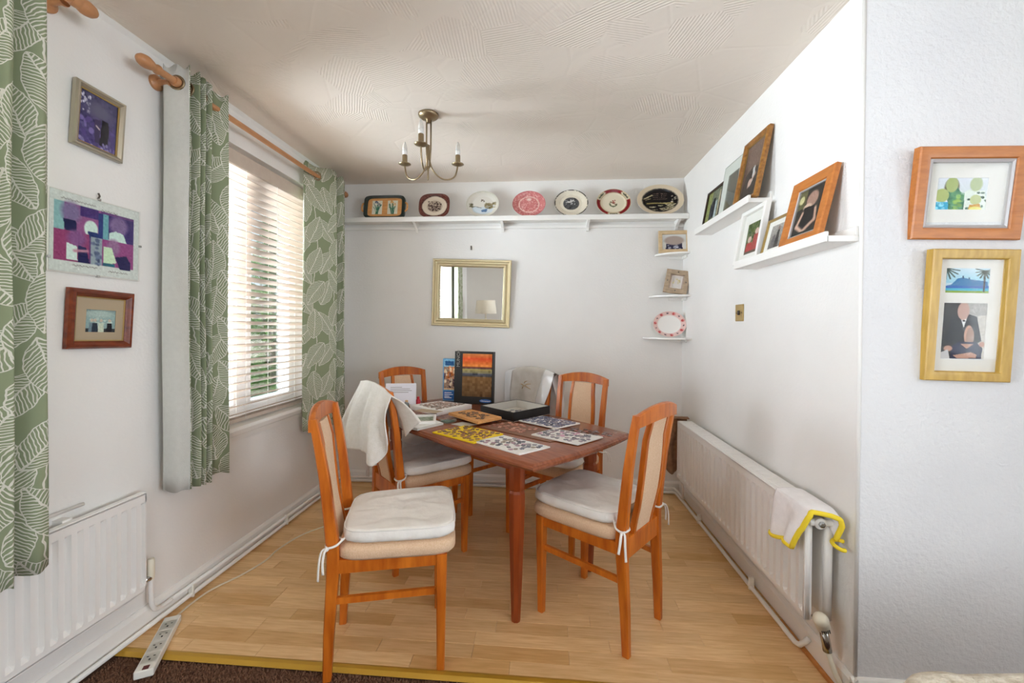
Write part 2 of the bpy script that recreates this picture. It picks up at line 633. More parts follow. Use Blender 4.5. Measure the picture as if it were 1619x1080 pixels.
# ------------------------------------------------------------------ painting flat prints (photos, plates) as mesh colours
class Paint:
    def __init__(s, nx, ny, base, asp=1.0):
        s.x, s.y = np.meshgrid(np.linspace(0, 1, nx), np.linspace(0, 1, ny))   # y runs down
        s.c = np.ones((ny, nx, 3)) * np.array(base, float)
        s.asp = asp
        s.rg = np.random.RandomState(int(sum(base)) + nx)

    def mask(s, m, col, a=1.0):
        m = np.clip(m, 0, 1)[..., None] * a
        s.c = s.c * (1 - m) + np.array(col, float) * m
        return s

    def rect(s, x0, y0, x1, y1, col, a=1.0):
        return s.mask(((s.x >= x0) & (s.x <= x1) & (s.y >= y0) & (s.y <= y1)).astype(float), col, a)

    def ell(s, cx, cy, rx, ry, col, soft=0.12, a=1.0):
        d = np.sqrt(((s.x - cx) / rx) ** 2 + ((s.y - cy) / ry) ** 2)
        return s.mask((1 - d) / soft + 0.5, col, a)

    def ring(s, cx, cy, r0, r1, col, a=1.0):
        d = np.sqrt(((s.x - cx) * s.asp) ** 2 + (s.y - cy) ** 2)
        return s.mask(((d >= r0) & (d <= r1)).astype(float), col, a)

    def poly(s, pts, col, a=1.0):
        ins = np.zeros(s.x.shape, bool)
        n = len(pts)
        for i in range(n):
            (x0, y0), (x1, y1) = pts[i], pts[(i + 1) % n]
            if y0 == y1:
                continue
            c = ((y0 > s.y) != (y1 > s.y)) & (s.x < (x1 - x0) * (s.y - y0) / (y1 - y0) + x0)
            ins ^= c
        return s.mask(ins.astype(float), col, a)

    def grad(s, y0, y1, c0, c1):
        t = np.clip((s.y - y0) / (y1 - y0), 0, 1)[..., None]
        sel = ((s.y >= y0) & (s.y <= y1))[..., None]
        s.c = np.where(sel, np.array(c0, float) * (1 - t) + np.array(c1, float) * t, s.c)
        return s

    def noise(s, amp, k=1):
        ny, nx = s.x.shape
        n = s.rg.randn(ny // k + 2, nx // k + 2)
        n = np.repeat(np.repeat(n, k, 0), k, 1)[:ny, :nx]
        s.c = s.c + n[..., None] * amp
        return s

    def speck(s, n, col, r, box=(0, 0, 1, 1), a=1.0, var=30):
        for _ in range(n):
            cx, cy = s.rg.uniform(box[0], box[2]), s.rg.uniform(box[1], box[3])
            s.ell(cx, cy, r / s.asp * s.rg.uniform(.6, 1.4), r * s.rg.uniform(.6, 1.4), np.array(col) + s.rg.uniform(-var, var), 0.4, a)
        return s

    def line(s, pts, w, col, a=1.0):
        for (x0, y0), (x1, y1) in zip(pts[:-1], pts[1:]):
            dx, dy = (x1 - x0) * s.asp, y1 - y0
            L2 = dx * dx + dy * dy + 1e-9
            t = np.clip((((s.x - x0) * s.asp) * dx + (s.y - y0) * dy) / L2, 0, 1)
            d = np.sqrt(((s.x - x0) * s.asp - t * dx) ** 2 + (s.y - y0 - t * dy) ** 2)
            s.mask((w - d) / w + 0.3, col, a)
        return s

    def linear(s):
        c = np.clip(s.c, 0, 255) / 255.0
        return np.where(c <= 0.04045, c / 12.92, ((c + 0.055) / 1.055) ** 2.4)


def color_mesh(name, verts, faces, cols, mat, parent=None, smooth=False):
    me = bpy.data.meshes.new(name)
    me.from_pydata(verts, [], faces)
    at = me.color_attributes.new('Col', 'FLOAT_COLOR', 'POINT')
    buf = np.ones((len(verts), 4), np.float32)
    buf[:, :3] = cols
    at.data.foreach_set('color', buf.ravel())
    me.materials.append(MATS[mat])
    if smooth:
        me.shade_smooth()
    o = bpy.data.objects.new(name, me)
    COL.objects.link(o)
    if parent is not None:
        o.parent = parent
    return o


def print_grid(name, p, w, h, y, parent, mat='photo_print', cx=0.0, cz=0.0):
    """the painted rectangle p, w x h, facing -y, centred on (cx, cz)"""
    ny, nx = p.x.shape
    X, Z = (p.x - 0.5) * w + cx, (0.5 - p.y) * h + cz
    vs = np.stack([X, np.full_like(X, y), Z], -1).reshape(-1, 3)
    fs = [(j * nx + i, (j + 1) * nx + i, (j + 1) * nx + i + 1, j * nx + i + 1) for j in range(ny - 1) for i in range(nx - 1)]
    return color_mesh(name, vs.tolist(), fs, p.linear().reshape(-1, 3), mat, parent)

# ================================================================== THE SETTING
def wall_holes(name, mat, axis, c0, c1, a0, a1, z0, z1, holes):
    """wall slab between c0 and c1 across `axis` ('x' or 'y'), running a0..a1, with rectangular holes (a0, a1, z0, z1)"""
    m = MB()
    cuts_a = sorted({a0, a1} | {h[0] for h in holes} | {h[1] for h in holes})
    cuts_z = sorted({z0, z1} | {h[2] for h in holes} | {h[3] for h in holes})
    for i in range(len(cuts_a) - 1):
        for j in range(len(cuts_z) - 1):
            am, zm = (cuts_a[i] + cuts_a[i + 1]) / 2, (cuts_z[j] + cuts_z[j + 1]) / 2
            if any(h[0] < am < h[1] and h[2] < zm < h[3] for h in holes):
                continue
            if axis == 'x':
                m.box((c0, cuts_a[i], cuts_z[j]), (c1, cuts_a[i + 1], cuts_z[j + 1]))
            else:
                m.box((cuts_a[i], c0, cuts_z[j]), (cuts_a[i + 1], c1, cuts_z[j + 1]))
    return struct(m.build(name, mat))


W1 = (1.74, 2.745, 0.690, 2.145)
W2 = (-0.75, 1.02, 0.690, 2.145)
W3 = (0.30, 1.70, 0.03, 2.08)
wall_holes('wall_left', 'wall_paint', 'x', XL - 0.25, XL, YR - 0.12, YB + 0.12, -0.1, HC, [W1, W2])
struct(MB().box((XL - 0.1, YB, -0.1), (XR + 0.2, YB + 0.12, HC)).build('wall_back', 'wall_paint'))
struct(MB().box((XR, YF + 0.004, -0.1), (XR + 0.12, YB, HC)).build('wall_right', 'wall_paint'))
struct(MB().box((XR + 0.004, YF, -0.1), (XE, YF + 0.12, HC)).build('wall_front', 'textured_wallpaper'))
wall_holes('wall_rear', 'wall_paint', 'y', YR - 0.12, YR, XL, XE, -0.1, HC, [W3])
W4 = (-1.95, 0.05, 0.80, 2.10)
wall_holes('wall_far_right', 'wall_paint', 'x', XE, XE + 0.12, YR - 0.12, YF + 0.12, -0.1, HC, [W4])
struct(MB().box((XL - 0.25, YR - 0.12, HC), (XE + 0.12, YB + 0.12, HC + 0.12)).build('ceiling', 'combed_plaster'))
# rounded corner bead where the alcove meets the wallpapered wall
struct(MB().tube([(XR + 0.003, YF + 0.003, 0.0), (XR + 0.003, YF + 0.003, HC)], 0.006, 10).build('trim_1', 'wall_paint', smooth=True))
# narrow coving line at the top of the left, back and right walls
m = MB()
m.prism([(XL, HC - 0.016), (XL + 0.016, HC), (XL, HC)], -YB, -YF + 3.4, Matrix(((1, 0, 0, 0), (0, 0, -1, 0), (0, 1, 0, 0), (0, 0, 0, 1))))
struct(m.build('trim_2', 'wall_paint'))

# floor: laminate strips on a dark base, brown carpet in the living room
floor = struct(MB().box((XL, YF, -0.06), (XR, YB, -0.0085)).build('floor', 'floor_base'))
row_h = 0.0672
y = YF + 0.012
k = 0
while y < YB - 0.004:
    y1 = min(y + row_h, YB)
    x = XL - rnd.uniform(0.0, 0.35)
    while x < XR - 0.002:
        L = rnd.choice((0.29, 0.36, 0.43, 0.52))
        xa, xb = max(x, XL), min(x + L, XR)
        if xb - xa > 0.01:
            g = 0.00035
            top = rnd.uniform(-0.0002, 0.0)
            xm, ym = (xa + xb) / 2, (y + y1) / 2
            hx, hy = (xb - xa) / 2 - g, (y1 - y) / 2 - g
            c = 0.0006
            vs = [(-hx, -hy, -0.008), (hx, -hy, -0.008), (hx, hy, -0.008), (-hx, hy, -0.008),
                  (-hx, -hy, top - c), (hx, -hy, top - c), (hx, hy, top - c), (-hx, hy, top - c),
                  (-hx + c, -hy + c, top), (hx - c, -hy + c, top), (hx - c, hy - c, top), (-hx + c, hy - c, top)]
            fs = [(0, 3, 2, 1), (8, 9, 10, 11)] + [(i, (i + 1) % 4, 4 + (i + 1) % 4, 4 + i) for i in range(4)] + [(4 + i, 4 + (i + 1) % 4, 8 + (i + 1) % 4, 8 + i) for i in range(4)]
            o = MB().add(vs, fs).build('plank', 'maple_laminate', floor)
            o.location = (xm, ym, 0)
        x += L
    y = y1
    k += 1
carpet = struct(MB().box((XL, YR, -0.06), (XE, YF - 0.002, -0.012)).build('floor', 'carpet_brown'))
npr = np.random.RandomState(3)
NT = 26000
px, py = npr.uniform(XL + 0.03, 1.0, NT), 1.40 - npr.power(0.7, NT) * 0.0 - npr.uniform(0, 0.42, NT)
hh, dx, dy = npr.uniform(0.007, 0.012, NT), npr.normal(0, 0.003, NT), npr.normal(0, 0.003, NT)
rr = 0.0032
tv = np.empty((NT, 4, 3))
for q in range(3):
    a = q * 2.094
    tv[:, q] = np.stack([px + rr * math.cos(a), py + rr * math.sin(a), np.full(NT, -0.012)], 1)
tv[:, 3] = np.stack([px + dx, py + dy, -0.012 + hh], 1)
me = bpy.data.meshes.new('carpet_pile')
fb = np.arange(NT) * 4
me.from_pydata(tv.reshape(-1, 3).tolist(), [], np.stack([np.stack([fb, fb + 1, fb + 3], 1), np.stack([fb + 1, fb + 2, fb + 3], 1), np.stack([fb + 2, fb, fb + 3], 1)], 1).reshape(-1, 3).tolist())
me.materials.append(MATS['carpet_tuft'])
o = bpy.data.objects.new('carpet_pile', me)
COL.objects.link(o)
o.parent = carpet
o['kind'] = 'stuff'
# brass threshold strip between carpet and laminate
m = MB()
m.bar([[(XL + 0.02, YF - 0.021, -0.004), (XL + 0.02, YF - 0.006, 0.004), (XL + 0.02, YF + 0.008, 0.004), (XL + 0.02, YF + 0.018, 0.0005)],
       [(XR, YF - 0.021, -0.004), (XR, YF - 0.006, 0.004), (XR, YF + 0.008, 0.004), (XR, YF + 0.018, 0.0005)]])
struct(m.build('trim_3', 'brass_strip'))


def baseboard(name, p0, p1, inward, h=0.090, t=0.016, mat='white_gloss'):
    a, b, n = Vector(p0), Vector(p1), Vector(inward)
    secs = []
    for p in (a, b):
        secs.append([p, p + n * t, p + n * t + Vector((0, 0, h - 0.014)), p + n * t * 0.55 + Vector((0, 0, h - 0.004)), p + n * t * 0.25 + Vector((0, 0, h)), p + Vector((0, 0, h))])
    return struct(MB().bar(secs).build(name, mat))


baseboard('baseboard_left', (XL, YR, 0.0), (XL, YB, 0.0), (1, 0, 0))
baseboard('baseboard_back', (XL, YB, 0.0), (XR, YB, 0.0), (0, -1, 0))
baseboard('baseboard_right', (XR, YF - 0.016, 0.012), (XR, YB, 0.012), (-1, 0, 0), 0.082)
baseboard('baseboard_front', (XR - 0.016, YF, 0.012), (XE, YF, 0.012), (0, -1, 0), 0.082)
m = MB().box((XR - 0.03, YF + 0.02, 0.0), (XR, 1.80, 0.011), ch=0.002)
struct(m.build('trim_4', 'oak'))


# ------------------------------------------------------------------ windows
def window(name, y0, y1, z0, z1, mullions):
    x0, x1 = XL - 0.19, XL - 0.13
    root = bpy.data.objects.new(name, None)
    COL.objects.link(root)
    struct(root)
    fw = 0.055
    m = MB()
    m.box((x0, y0, z0), (x1, y1, z0 + fw), ch=.006).box((x0, y0, z1 - fw), (x1, y1, z1), ch=.006)
    m.box((x0, y0, z0 + fw), (x1, y0 + fw, z1 - fw), ch=.006).box((x0, y1 - fw, z0 + fw), (x1, y1, z1 - fw), ch=.006)
    m.build('window_frame', 'white_upvc', root)
    edges = [y0 + fw]
    for (ma, mb_) in mullions:
        MB().box((x0, ma, z0 + fw), (x1, mb_, z1 - fw), ch=.006).build('mullion', 'white_upvc', root)
        edges += [ma, mb_]
    edges.append(y1 - fw)
    for i in range(0, len(edges), 2):
        a, b = edges[i], edges[i + 1]
        if b - a < 0.05:
            continue
        s = 0.032
        m = MB()
        m.box((x0 + .008, a, z0 + fw), (x1 + .008, b, z0 + fw + s), ch=.004).box((x0 + .008, a, z1 - fw - s), (x1 + .008, b, z1 - fw), ch=.004)
        m.box((x0 + .008, a, z0 + fw + s), (x1 + .008, a + s, z1 - fw - s), ch=.004).box((x0 + .008, b - s, z0 + fw + s), (x1 + .008, b, z1 - fw - s), ch=.004)
        m.build('sash', 'white_upvc', root)
        MB().box((x0 + .03, a + s, z0 + fw + s), (x0 + .036, b - s, z1 - fw - s)).build('pane', 'window_glass', root)
    # sill board with a moulded nose
    secs = []
    for yy in (y0 - 0.04, y1 + 0.03):
        secs.append([(x1, yy, z0 - 0.066), (XL + 0.010, yy, z0 - 0.066), (XL + 0.014, yy, z0 - 0.042), (XL + 0.024, yy, z0 - 0.036), (XL + 0.030, yy, z0 - 0.012),
                     (XL + 0.024, yy, z0 + 0.004), (x1, yy, z0 + 0.006)])
    MB().bar(secs).build('window_sill', 'white_gloss', root)
    return root


window('window_1', *W1, [(2.19, 2.265)])
window('window_2', *W2, [(-0.16, -0.10), (0.42, 0.48)])
# unseen patio door behind the camera, added to let fill light in
root = bpy.data.objects.new('added_patio_door', None)
COL.objects.link(root)
struct(root)
x0, x1, z0, z1 = W3
m = MB()
m.box((x0, YR - .09, z0), (x1, YR - .03, z0 + .06)).box((x0, YR - .09, z1 - .06), (x1, YR - .03, z1)).box((x0, YR - .09, z0), (x0 + .06, YR - .03, z1)).box((x1 - .06, YR - .09, z0), (x1, YR - .03, z1))
m.box(((x0 + x1) / 2 - .05, YR - .09, z0), ((x0 + x1) / 2 + .05, YR - .03, z1))
m.build('window_frame', 'white_upvc', root)
for a, b in ((x0 + .06, (x0 + x1) / 2 - .05), ((x0 + x1) / 2 + .05, x1 - .06)):
    MB().box((a, YR - .063, z0 + .06), (b, YR - .057, z1 - .06)).build('pane', 'window_glass', root)

root = bpy.data.objects.new('added_fill_window', None)  # unseen window, added so fill light reaches the left wall
COL.objects.link(root)
struct(root)
y0, y1, z0, z1 = W4
m = MB()
m.box((XE + .03, y0, z0), (XE + .09, y1, z0 + .06)).box((XE + .03, y0, z1 - .06), (XE + .09, y1, z1)).box((XE + .03, y0, z0), (XE + .09, y0 + .06, z1)).box((XE + .03, y1 - .06, z0), (XE + .09, y1, z1))
m.box((XE + .03, -.98, z0), (XE + .09, -.92, z1))
m.build('window_frame', 'white_upvc', root)
for a, b in ((y0 + .06, -.98), (-.92, y1 - .06)):
    MB().box((XE + .057, a, z0 + .06), (XE + .063, b, z1 - .06)).build('pane', 'window_glass', root)


# ------------------------------------------------------------------ venetian blinds
def blind(y0, y1, label):
    zb, zt = 0.716, 2.125
    root = thing('venetian_blind', label, 'blind', T(-1.632, (y0 + y1) / 2, zb), 'wooden slat blinds')
    w = (y1 - y0) / 2
    MB().box((0.018, -w, zt - zb - 0.075), (0.030, w, zt - zb), ch=.003).build('valance', 'blind_slat', root)
    MB().box((-0.03, -w + .01, zt - zb - 0.05), (0.016, w - .01, zt - zb - 0.004)).build('headrail', 'blind_slat', root)
    MB().box((-0.025, -w, -0.010), (0.025, w, 0.010), ch=.004).build('bottom_rail', 'blind_slat', root)
    n = 33
    pitch = (zt - 0.085 - (zb + 0.028)) / (n - 1)
    slat = None
    for i in range(n):
        if slat is None:
            secs = []
            for yy in (-w, w):
                secs.append([(-.025, yy, -.0014), (0, yy, .0006), (.025, yy, -.0014), (.025, yy, .0014), (0, yy, .0034), (-.025, yy, .0014)])
            slat = MB().bar(secs).build('slat', 'blind_slat', root)
            o = slat
        else:
            o = slat.copy()
            COL.objects.link(o)
        o.location = (0, 0, 0.028 + i * pitch)
        o.rotation_euler = (0, math.radians(-20 - rnd.uniform(-.5, .5)), 0)
    for f in (0.10, 0.37, 0.63, 0.90):
        yy = -w + 2 * w * f
        m = MB()
        for xx in (-.0275, .0275):
            m.tube([(xx, yy, 0.0), (xx, yy, zt - zb - 0.05)], 0.0008, 5)
        m.build('ladder_cord', 'white_plastic', root)
    m = MB()
    m.tube([(.034, -w + .16, zt - zb - .06), (.036, -w + .16, .16)], 0.0012, 5).tube([(.034, -w + .19, zt - zb - .06), (.036, -w + .19, .14)], 0.0012, 5)
    m.lathe([(.002, .12), (.005, .125), (.004, .155), (.0015, .16)], 8, T(.036, -w + .16, 0))
    m.lathe([(.002, .10), (.005, .105), (.004, .135), (.0015, .14)], 8, T(.036, -w + .19, 0))
    m.build('pull_cord', 'white_plastic', root)
    return root


blind(W1[0] + .008, W1[1] - .008, 'white wooden venetian blind in the window between the two dining curtains')
blind(W2[0] + .008, W2[1] - .008, 'white venetian blind seen only as a reflection in the gold mirror')


# ------------------------------------------------------------------ curtain poles and curtains
def curtain_pole(y0, y1, z, label, brackets, x=-1.50):
    root = thing('curtain_pole', label, 'curtain pole', T(x, (y0 + y1) / 2, z))
    h = (y1 - y0) / 2
    Rm = RX(-PI / 2)
    MB().lathe([(.0135, -h + .07), (.0135, h - .07)], 16, Rm).build('pole', 'pole_beech', root, smooth=False, auto=40)
    for s in (-1, 1):
        M = T(0, s * (h - .085), 0) @ (Rm if s > 0 else RX(PI / 2))
        MB().lathe([(.013, 0), (.0185, .002), (.0185, .010), (.0155, .014), (.0145, .022), (.019, .032), (.0235, .048), (.0235, .060), (.020, .074), (.012, .084), (.003, .088)], 20, M).build('finial', 'pole_beech', root, auto=50)
    for by in brackets:
        yy = by - (y0 + y1) / 2
        b = MB()
        b.lathe([(.030, 0), (.030, .010), (.022, .016), (.012, .020), (.011, .055), (.016, .064), (.016, .070)], 20, T(XL - x, yy, 0) @ RY(PI / 2))
        b.lathe([(.0185, -.012), (.0205, -.006), (.0205, .006), (.0185, .012)], 20, T(0, yy, 0) @ Rm)
        b.build('bracket', 'pole_beech', root, auto=50)
    return root


curtain_pole(1.415, 3.03, 2.205, 'beech curtain pole over the dining window, at the far end of the left wall', [1.575, 2.975])
curtain_pole(-1.15, 1.262, 2.240, 'beech curtain pole at the top left corner, only its egg shaped end in view', [1.20, -1.05], x=-1.485)


def curtain(label, plan, ztop, zbot, poleyz, lining=None, seed=0, splay=1.15, mat='leaf_print_fabric', cat='curtain', ripple=.012):
    """plan: fold points in xy from one edge to the other; eyelets are put where the cloth crosses the pole"""
    px_, pz = poleyz
    cx, cy = sum(p[0] for p in plan) / len(plan), sum(p[1] for p in plan) / len(plan)
    root = thing('curtain', label, cat, T(cx, cy, zbot), 'green leaf print curtains')

    def sheet(pl, mt, name, nv=26):
        sm = smoothpath([(a, b, 0) for a, b in pl], 7)
        arc = [0.0]
        for a, b in zip(sm[:-1], sm[1:]):
            arc.append(arc[-1] + (b - a).length * 1.0)
        m = MB()
        uvs = []
        nu = len(sm) - 1
        H = ztop - zbot
        for j in range(nv + 1):
            t = j / nv
            k = 1 + (splay - 1) * (1 - t) * 0.55
            for i, p in enumerate(sm):
                s = 0.004 * math.sin(i * 0.9 + t * 5 + seed) * (1 - t)
                X = px_ + (p.x - px_) * (1 + 0.10 * (1 - t)) + s
                Y = cy + (p.y - cy) * k + 0.003 * math.sin(t * 9 + i * .4 + seed)
                zz = t * H + (0.006 * math.sin(i * .55 + seed) if j == 0 else 0) + (0.010 * math.sin(i * .8 + seed * 2) if j == nv else 0)
                m.v.append((X - cx, Y - cy, zz))
                uvs.append((arc[i] + seed * .37, t * H))
        w = nu + 1
        m.f = [(j * w + i, j * w + i + 1, (j + 1) * w + i + 1, (j + 1) * w + i) for j in range(nv) for i in range(nu)]
        me = bpy.data.meshes.new(name)
        me.from_pydata(m.v, [], m.f)
        ul = me.uv_layers.new(name='UVMap')
        li = np.zeros(len(me.loops), np.int32)
        me.loops.foreach_get('vertex_index', li)
        ul.data.foreach_set('uv', np.array(uvs, np.float32)[li].ravel())
        me.materials.append(MATS[mt])
        me.shade_smooth()
        o = bpy.data.objects.new(name, me)
        COL.objects.link(o)
        o.parent = root
        sol = o.modifiers.new('cloth_thickness', 'SOLIDIFY')
        sol.thickness = 0.0015
        sol.offset = 0
        return o
    sheet(plan, mat, 'cloth')
    if lining:
        sheet(lining, 'curtain_lining', 'lining')
    allp = (lining or []) + plan
    for a, b in zip(allp[:-1], allp[1:]):
        if (a[0] - px_) * (b[0] - px_) < 0:
            t = (px_ - a[0]) / (b[0] - a[0])
            yy = a[1] + (b[1] - a[1]) * t
            ang = math.atan2(b[1] - a[1], b[0] - a[0])
            M = T(px_ - cx, yy - cy, pz - zbot) @ RZ(ang) @ RX(PI / 2)
            MB().lathe([(.0205, -.003), (.030, -.004), (.031, 0), (.030, .004), (.0205, .003), (.0200, 0)], 18, M, cap=False).build('eyelet', 'antique_brass', root, smooth=True)
    return root


curtain('green leaf print curtain with pale lining edge, left of the dining window',
        [(-1.452, 1.590), (-1.535, 1.622), (-1.448, 1.634), (-1.535, 1.656), (-1.450, 1.664), (-1.535, 1.692), (-1.454, 1.702), (-1.540, 1.738), (-1.500, 1.775), (-1.464, 1.812)],
        2.272, 0.535, (-1.50, 2.205), lining=[(-1.553, 1.574), (-1.505, 1.579), (-1.455, 1.588)], seed=1, splay=1.0)
curtain('green leaf print curtain right of the dining window, in the far left corner',
        [(-1.545, 2.545), (-1.525, 2.575), (-1.438, 2.735), (-1.452, 2.752), (-1.540, 2.790), (-1.450, 2.835), (-1.440, 2.850), (-1.540, 2.885), (-1.480, 2.915), (-1.470, 2.935), (-1.555, 2.99)],
        2.272, 0.540, (-1.50, 2.205), seed=2, splay=1.0)
curtain('green leaf print curtain cut off by the left edge of the photo',
        [(-1.5208, 0.555), (-1.4400, 0.615), (-1.5208, 0.665), (-1.4400, 0.725), (-1.5208, 0.775), (-1.4400, 0.825), (-1.5165, 0.865), (-1.4383, 0.910), (-1.5123, 0.945), (-1.4366, 0.985), (-1.4315, 1.007), (-1.5080, 1.033), (-1.4443, 1.080), (-1.4613, 1.105)],
        2.305, 0.505, (-1.485, 2.240), seed=3, splay=1.0)
curtain('green leaf print curtain of the near window, seen only in the mirror',
        [(-1.54, -1.06), (-1.45, -1.0), (-1.54, -.95), (-1.45, -.90), (-1.54, -.85), (-1.45, -.80), (-1.54, -.75), (-1.46, -.68)],
        2.305, 0.505, (-1.50, 2.240), seed=4, splay=1.0)


# ------------------------------------------------------------------ radiators and pipes
def fluted(y0, y1, z0, z1, xf, s, depth=0.017, pitch=0.047):
    """pressed steel panel whose face looks towards -x*s ... s=+1: face at xf looking to -x; s=-1: looking to +x"""
    m = MB()
    n = int((y1 - y0 - .03) / pitch)
    p = (y1 - y0 - .03) / n
    prof = [(y0, depth), (y0 + .015, depth)]
    for i in range(n):
        a = y0 + .015 + i * p
        prof += [(a + p * .22, depth), (a + p * .34, 0), (a + p * .70, 0), (a + p * .82, depth)]
    prof += [(y1 - .015, depth), (y1, depth)]
    zs = [(z0, 1.0), (z0 + .020, 1.0), (z0 + .032, 0.0), (z1 - .044, 0.0), (z1 - .032, 1.0), (z1, 1.0)]
    vs, fs = [], []
    for z, k in zs:
        vs += [(xf + s * (d * (1 - k) + 0.0 * k if k < 1 else 0.0), yy, z) for yy, d in prof]
    w = len(prof)
    for j in range(len(zs) - 1):
        for i in range(w - 1):
            fs.append((j * w + i, j * w + i + 1, (j + 1) * w + i + 1, (j + 1) * w + i))
    m.add(vs, fs)
    m.box((xf + s * .0195, y0, z0), (xf + s * .024, y1, z1))
    m.box((xf, y0 - .001, z0), (xf + s * .02, y0 + .003, z1)).box((xf, y1 - .003, z0), (xf + s * .02, y1 + .001, z1))
    m.box((xf, y0, z0 - .004), (xf + s * .02, y1, z0 + .002)).box((xf, y0, z1 - .002), (xf + s * .02, y1, z1 + .004))
    return m


# right radiator: double panel
rr_ = thing('radiator', 'long white double panel radiator on the right wall of the dining end', 'radiator', T(0.93, 2.15, 0.23))
off = Matrix.Translation((-0.93, -2.15, -0.23))


def child(m, name, mat, parent, off=None, **k):
    if off is not None:
        m.v = [tuple(off @ Vector(p)) for p in m.v]
    return m.build(name, mat, parent, **k)


child(fluted(1.485, 2.845, .228, .597, .896, 1), 'front_panel', 'white_radiator', rr_, off)
m = MB().box((.965, 1.488, .228), (.985, 2.842, .597), ch=.006)
child(m, 'rear_panel', 'white_radiator', rr_, off)
m = MB().box((.900, 1.50, .598), (.985, 2.835, .604), ch=.002)
for i in range(26):
    m.box((.918, 1.53 + i * .05, .604), (.968, 1.565 + i * .05, .6055))
child(m, 'top_grille', 'white_radiator', rr_, off)
m = MB().tube([(.906, 1.487, .565), (.906, 1.478, .565), (.975, 1.478, .565), (.975, 1.487, .565)], .012, 10)
m.lathe([(.017, 0), (.019, .004), (.019, .014), (.014, .018)], 14, T(.935, 1.480, .565) @ RX(PI / 2))
child(m, 'end_connector', 'white_radiator', rr_, off, auto=40)
m = MB().lathe([(.011, 0), (.011, .006), (.006, .007)], 6, T(.935, 1.462, .565) @ RX(PI / 2))
child(m, 'bleed_plug', 'chrome', rr_, off)
m = MB().tube([(.975, 1.492, .228), (.975, 1.492, .597)], .0135, 12)
m.tube([(.906, 1.490, .228), (.906, 1.490, .597)], .010, 12)
child(m, 'end_column', 'white_radiator', rr_, off, smooth=True)
# thermostatic valve at the near lower corner
v = child(MB().tube([(.945, 1.470, .225), (.955, 1.462, .165), (.958, 1.460, .140)], [.0125, .0135, .0135], 12).tube([(.93, 1.49, .245), (.945, 1.470, .225)], .011, 12), 'valve_body', 'chrome', rr_, off, smooth=True)
hd = MB().lathe([(.0, -.002), (.016, .0), (.0205, .008), (.022, .030), (.021, .046), (.023, .050), (.023, .062), (.017, .074), (.008, .078), (.0, .079)], 20, T(.948, 1.468, .210) @ RX(math.radians(28)) @ RY(math.radians(-24)), cap=False)
hd = child(hd, 'valve_head', 'cream_plastic', rr_, off, auto=45)
m = MB()
for i in range(5):
    m.box((-.012 + i * .0055, -.0232, .012), (-.0095 + i * .0055, -.020, .030), T(.948, 1.468, .210) @ RX(math.radians(28)) @ RY(math.radians(-24)))
child(m, 'vent_slot', 'dark_slot', hd, off)
child(MB().tube([(.958, 1.460, .142), (.970, 1.455, .095), (.984, 1.450, .058), (.990, 1.448, .045)], .0085, 10), 'valve_pipe', 'cream_plastic', rr_, off, smooth=True)
for yy in (1.75, 2.6):
    child(MB().box((.985, yy, .25), (1.016, yy + .03, .57)), 'wall_bracket', 'white_radiator', rr_, off)
m = MB().tube([(.906, 2.846, .26), (.906, 2.862, .26), (.93, 2.875, .25), (.945, 2.88, .15), (.955, 2.89, .066)], .0085, 10)
child(m, 'tail_pipe', 'white_radiator', rr_, off, smooth=True)

# left radiator: single panel under the near window
rl = thing('radiator', 'white single panel radiator low on the left wall under the near curtain', 'radiator', T(-1.52, .9, .2))
off = Matrix.Translation((1.52, -.9, -.2))
child(fluted(.05, 1.484, .187, .564, -1.532, -1, pitch=.036), 'front_panel', 'white_radiator', rl, off)
child(MB().box((-1.553, .05, .565), (-1.530, 1.484, .571), ch=.002), 'top_rail', 'white_radiator', rl, off)
for yy in (.30, 1.22):
    child(MB().box((XL, yy, .24), (-1.553, yy + .028, .578)), 'wall_bracket', 'white_radiator', rl, off)
child(MB().tube([(-1.575, .10, .600), (-1.575, 1.30, .600)], .006, 8), 'hanging_rail', 'white_gloss', rl, off, smooth=True)
child(MB().tube([(-1.543, 1.484, .222), (-1.543, 1.504, .218), (-1.544, 1.513, .218)], [.009, .011, .011], 10), 'valve_body', 'chrome', rl, off, smooth=True)
child(MB().lathe([(.0105, .225), (.012, .23), (.013, .246), (.0125, .30), (.010, .307), (.004, .309)], 14, T(-1.544, 1.515, -.015)), 'valve_cap', 'cream_plastic', rl, off, auto=40)
child(MB().tube(smoothpath([(-1.544, 1.515, .215), (-1.544, 1.517, .14), (-1.545, 1.525, .095), (-1.552, 1.555, .066), (-1.558, 1.62, .060)], 5), .0085, 10), 'tail_pipe', 'white_radiator', rl, off, smooth=True)

# heating pipes that run round the foot of the walls
pa = thing('heating_pipes', 'pair of white heating pipes clipped along the foot of the walls', 'pipes')
o = MB().tube([(-1.556, -2.0, .020), (-1.556, 3.085, .020), (-1.545, 3.106, .020), (.945, 3.106, .020), (.966, 3.09, .020), (.970, 2.9, .020), (.970, 1.66, .020), (.972, 1.635, .028), (.984, 1.622, .050), (.996, 1.618, .066)], .0095, 10)
o.build('pipe', 'white_gloss', pa, smooth=True)
o = MB().tube([(-1.558, 1.62, .060), (-1.558, 3.09, .048), (-1.547, 3.108, .048), (.945, 3.108, .048), (.960, 3.09, .052), (.958, 2.895, .062)], .0085, 10)
o.build('pipe', 'white_gloss', pa, smooth=True)
for (cx, cy, a) in ((-1.558, 1.72, 0), (-1.558, 2.4, 0), (-1.2, 3.108, 90), (.35, 3.108, 90), (.972, 2.65, 0), (.972, 2.0, 0)):
    M = T(cx, cy, 0) @ RZ(math.radians(a))
    MB().box((-.012, -.006, .006), (.012, .006, .064), M, ch=.003).build('pipe_clip', 'white_plastic', pa)


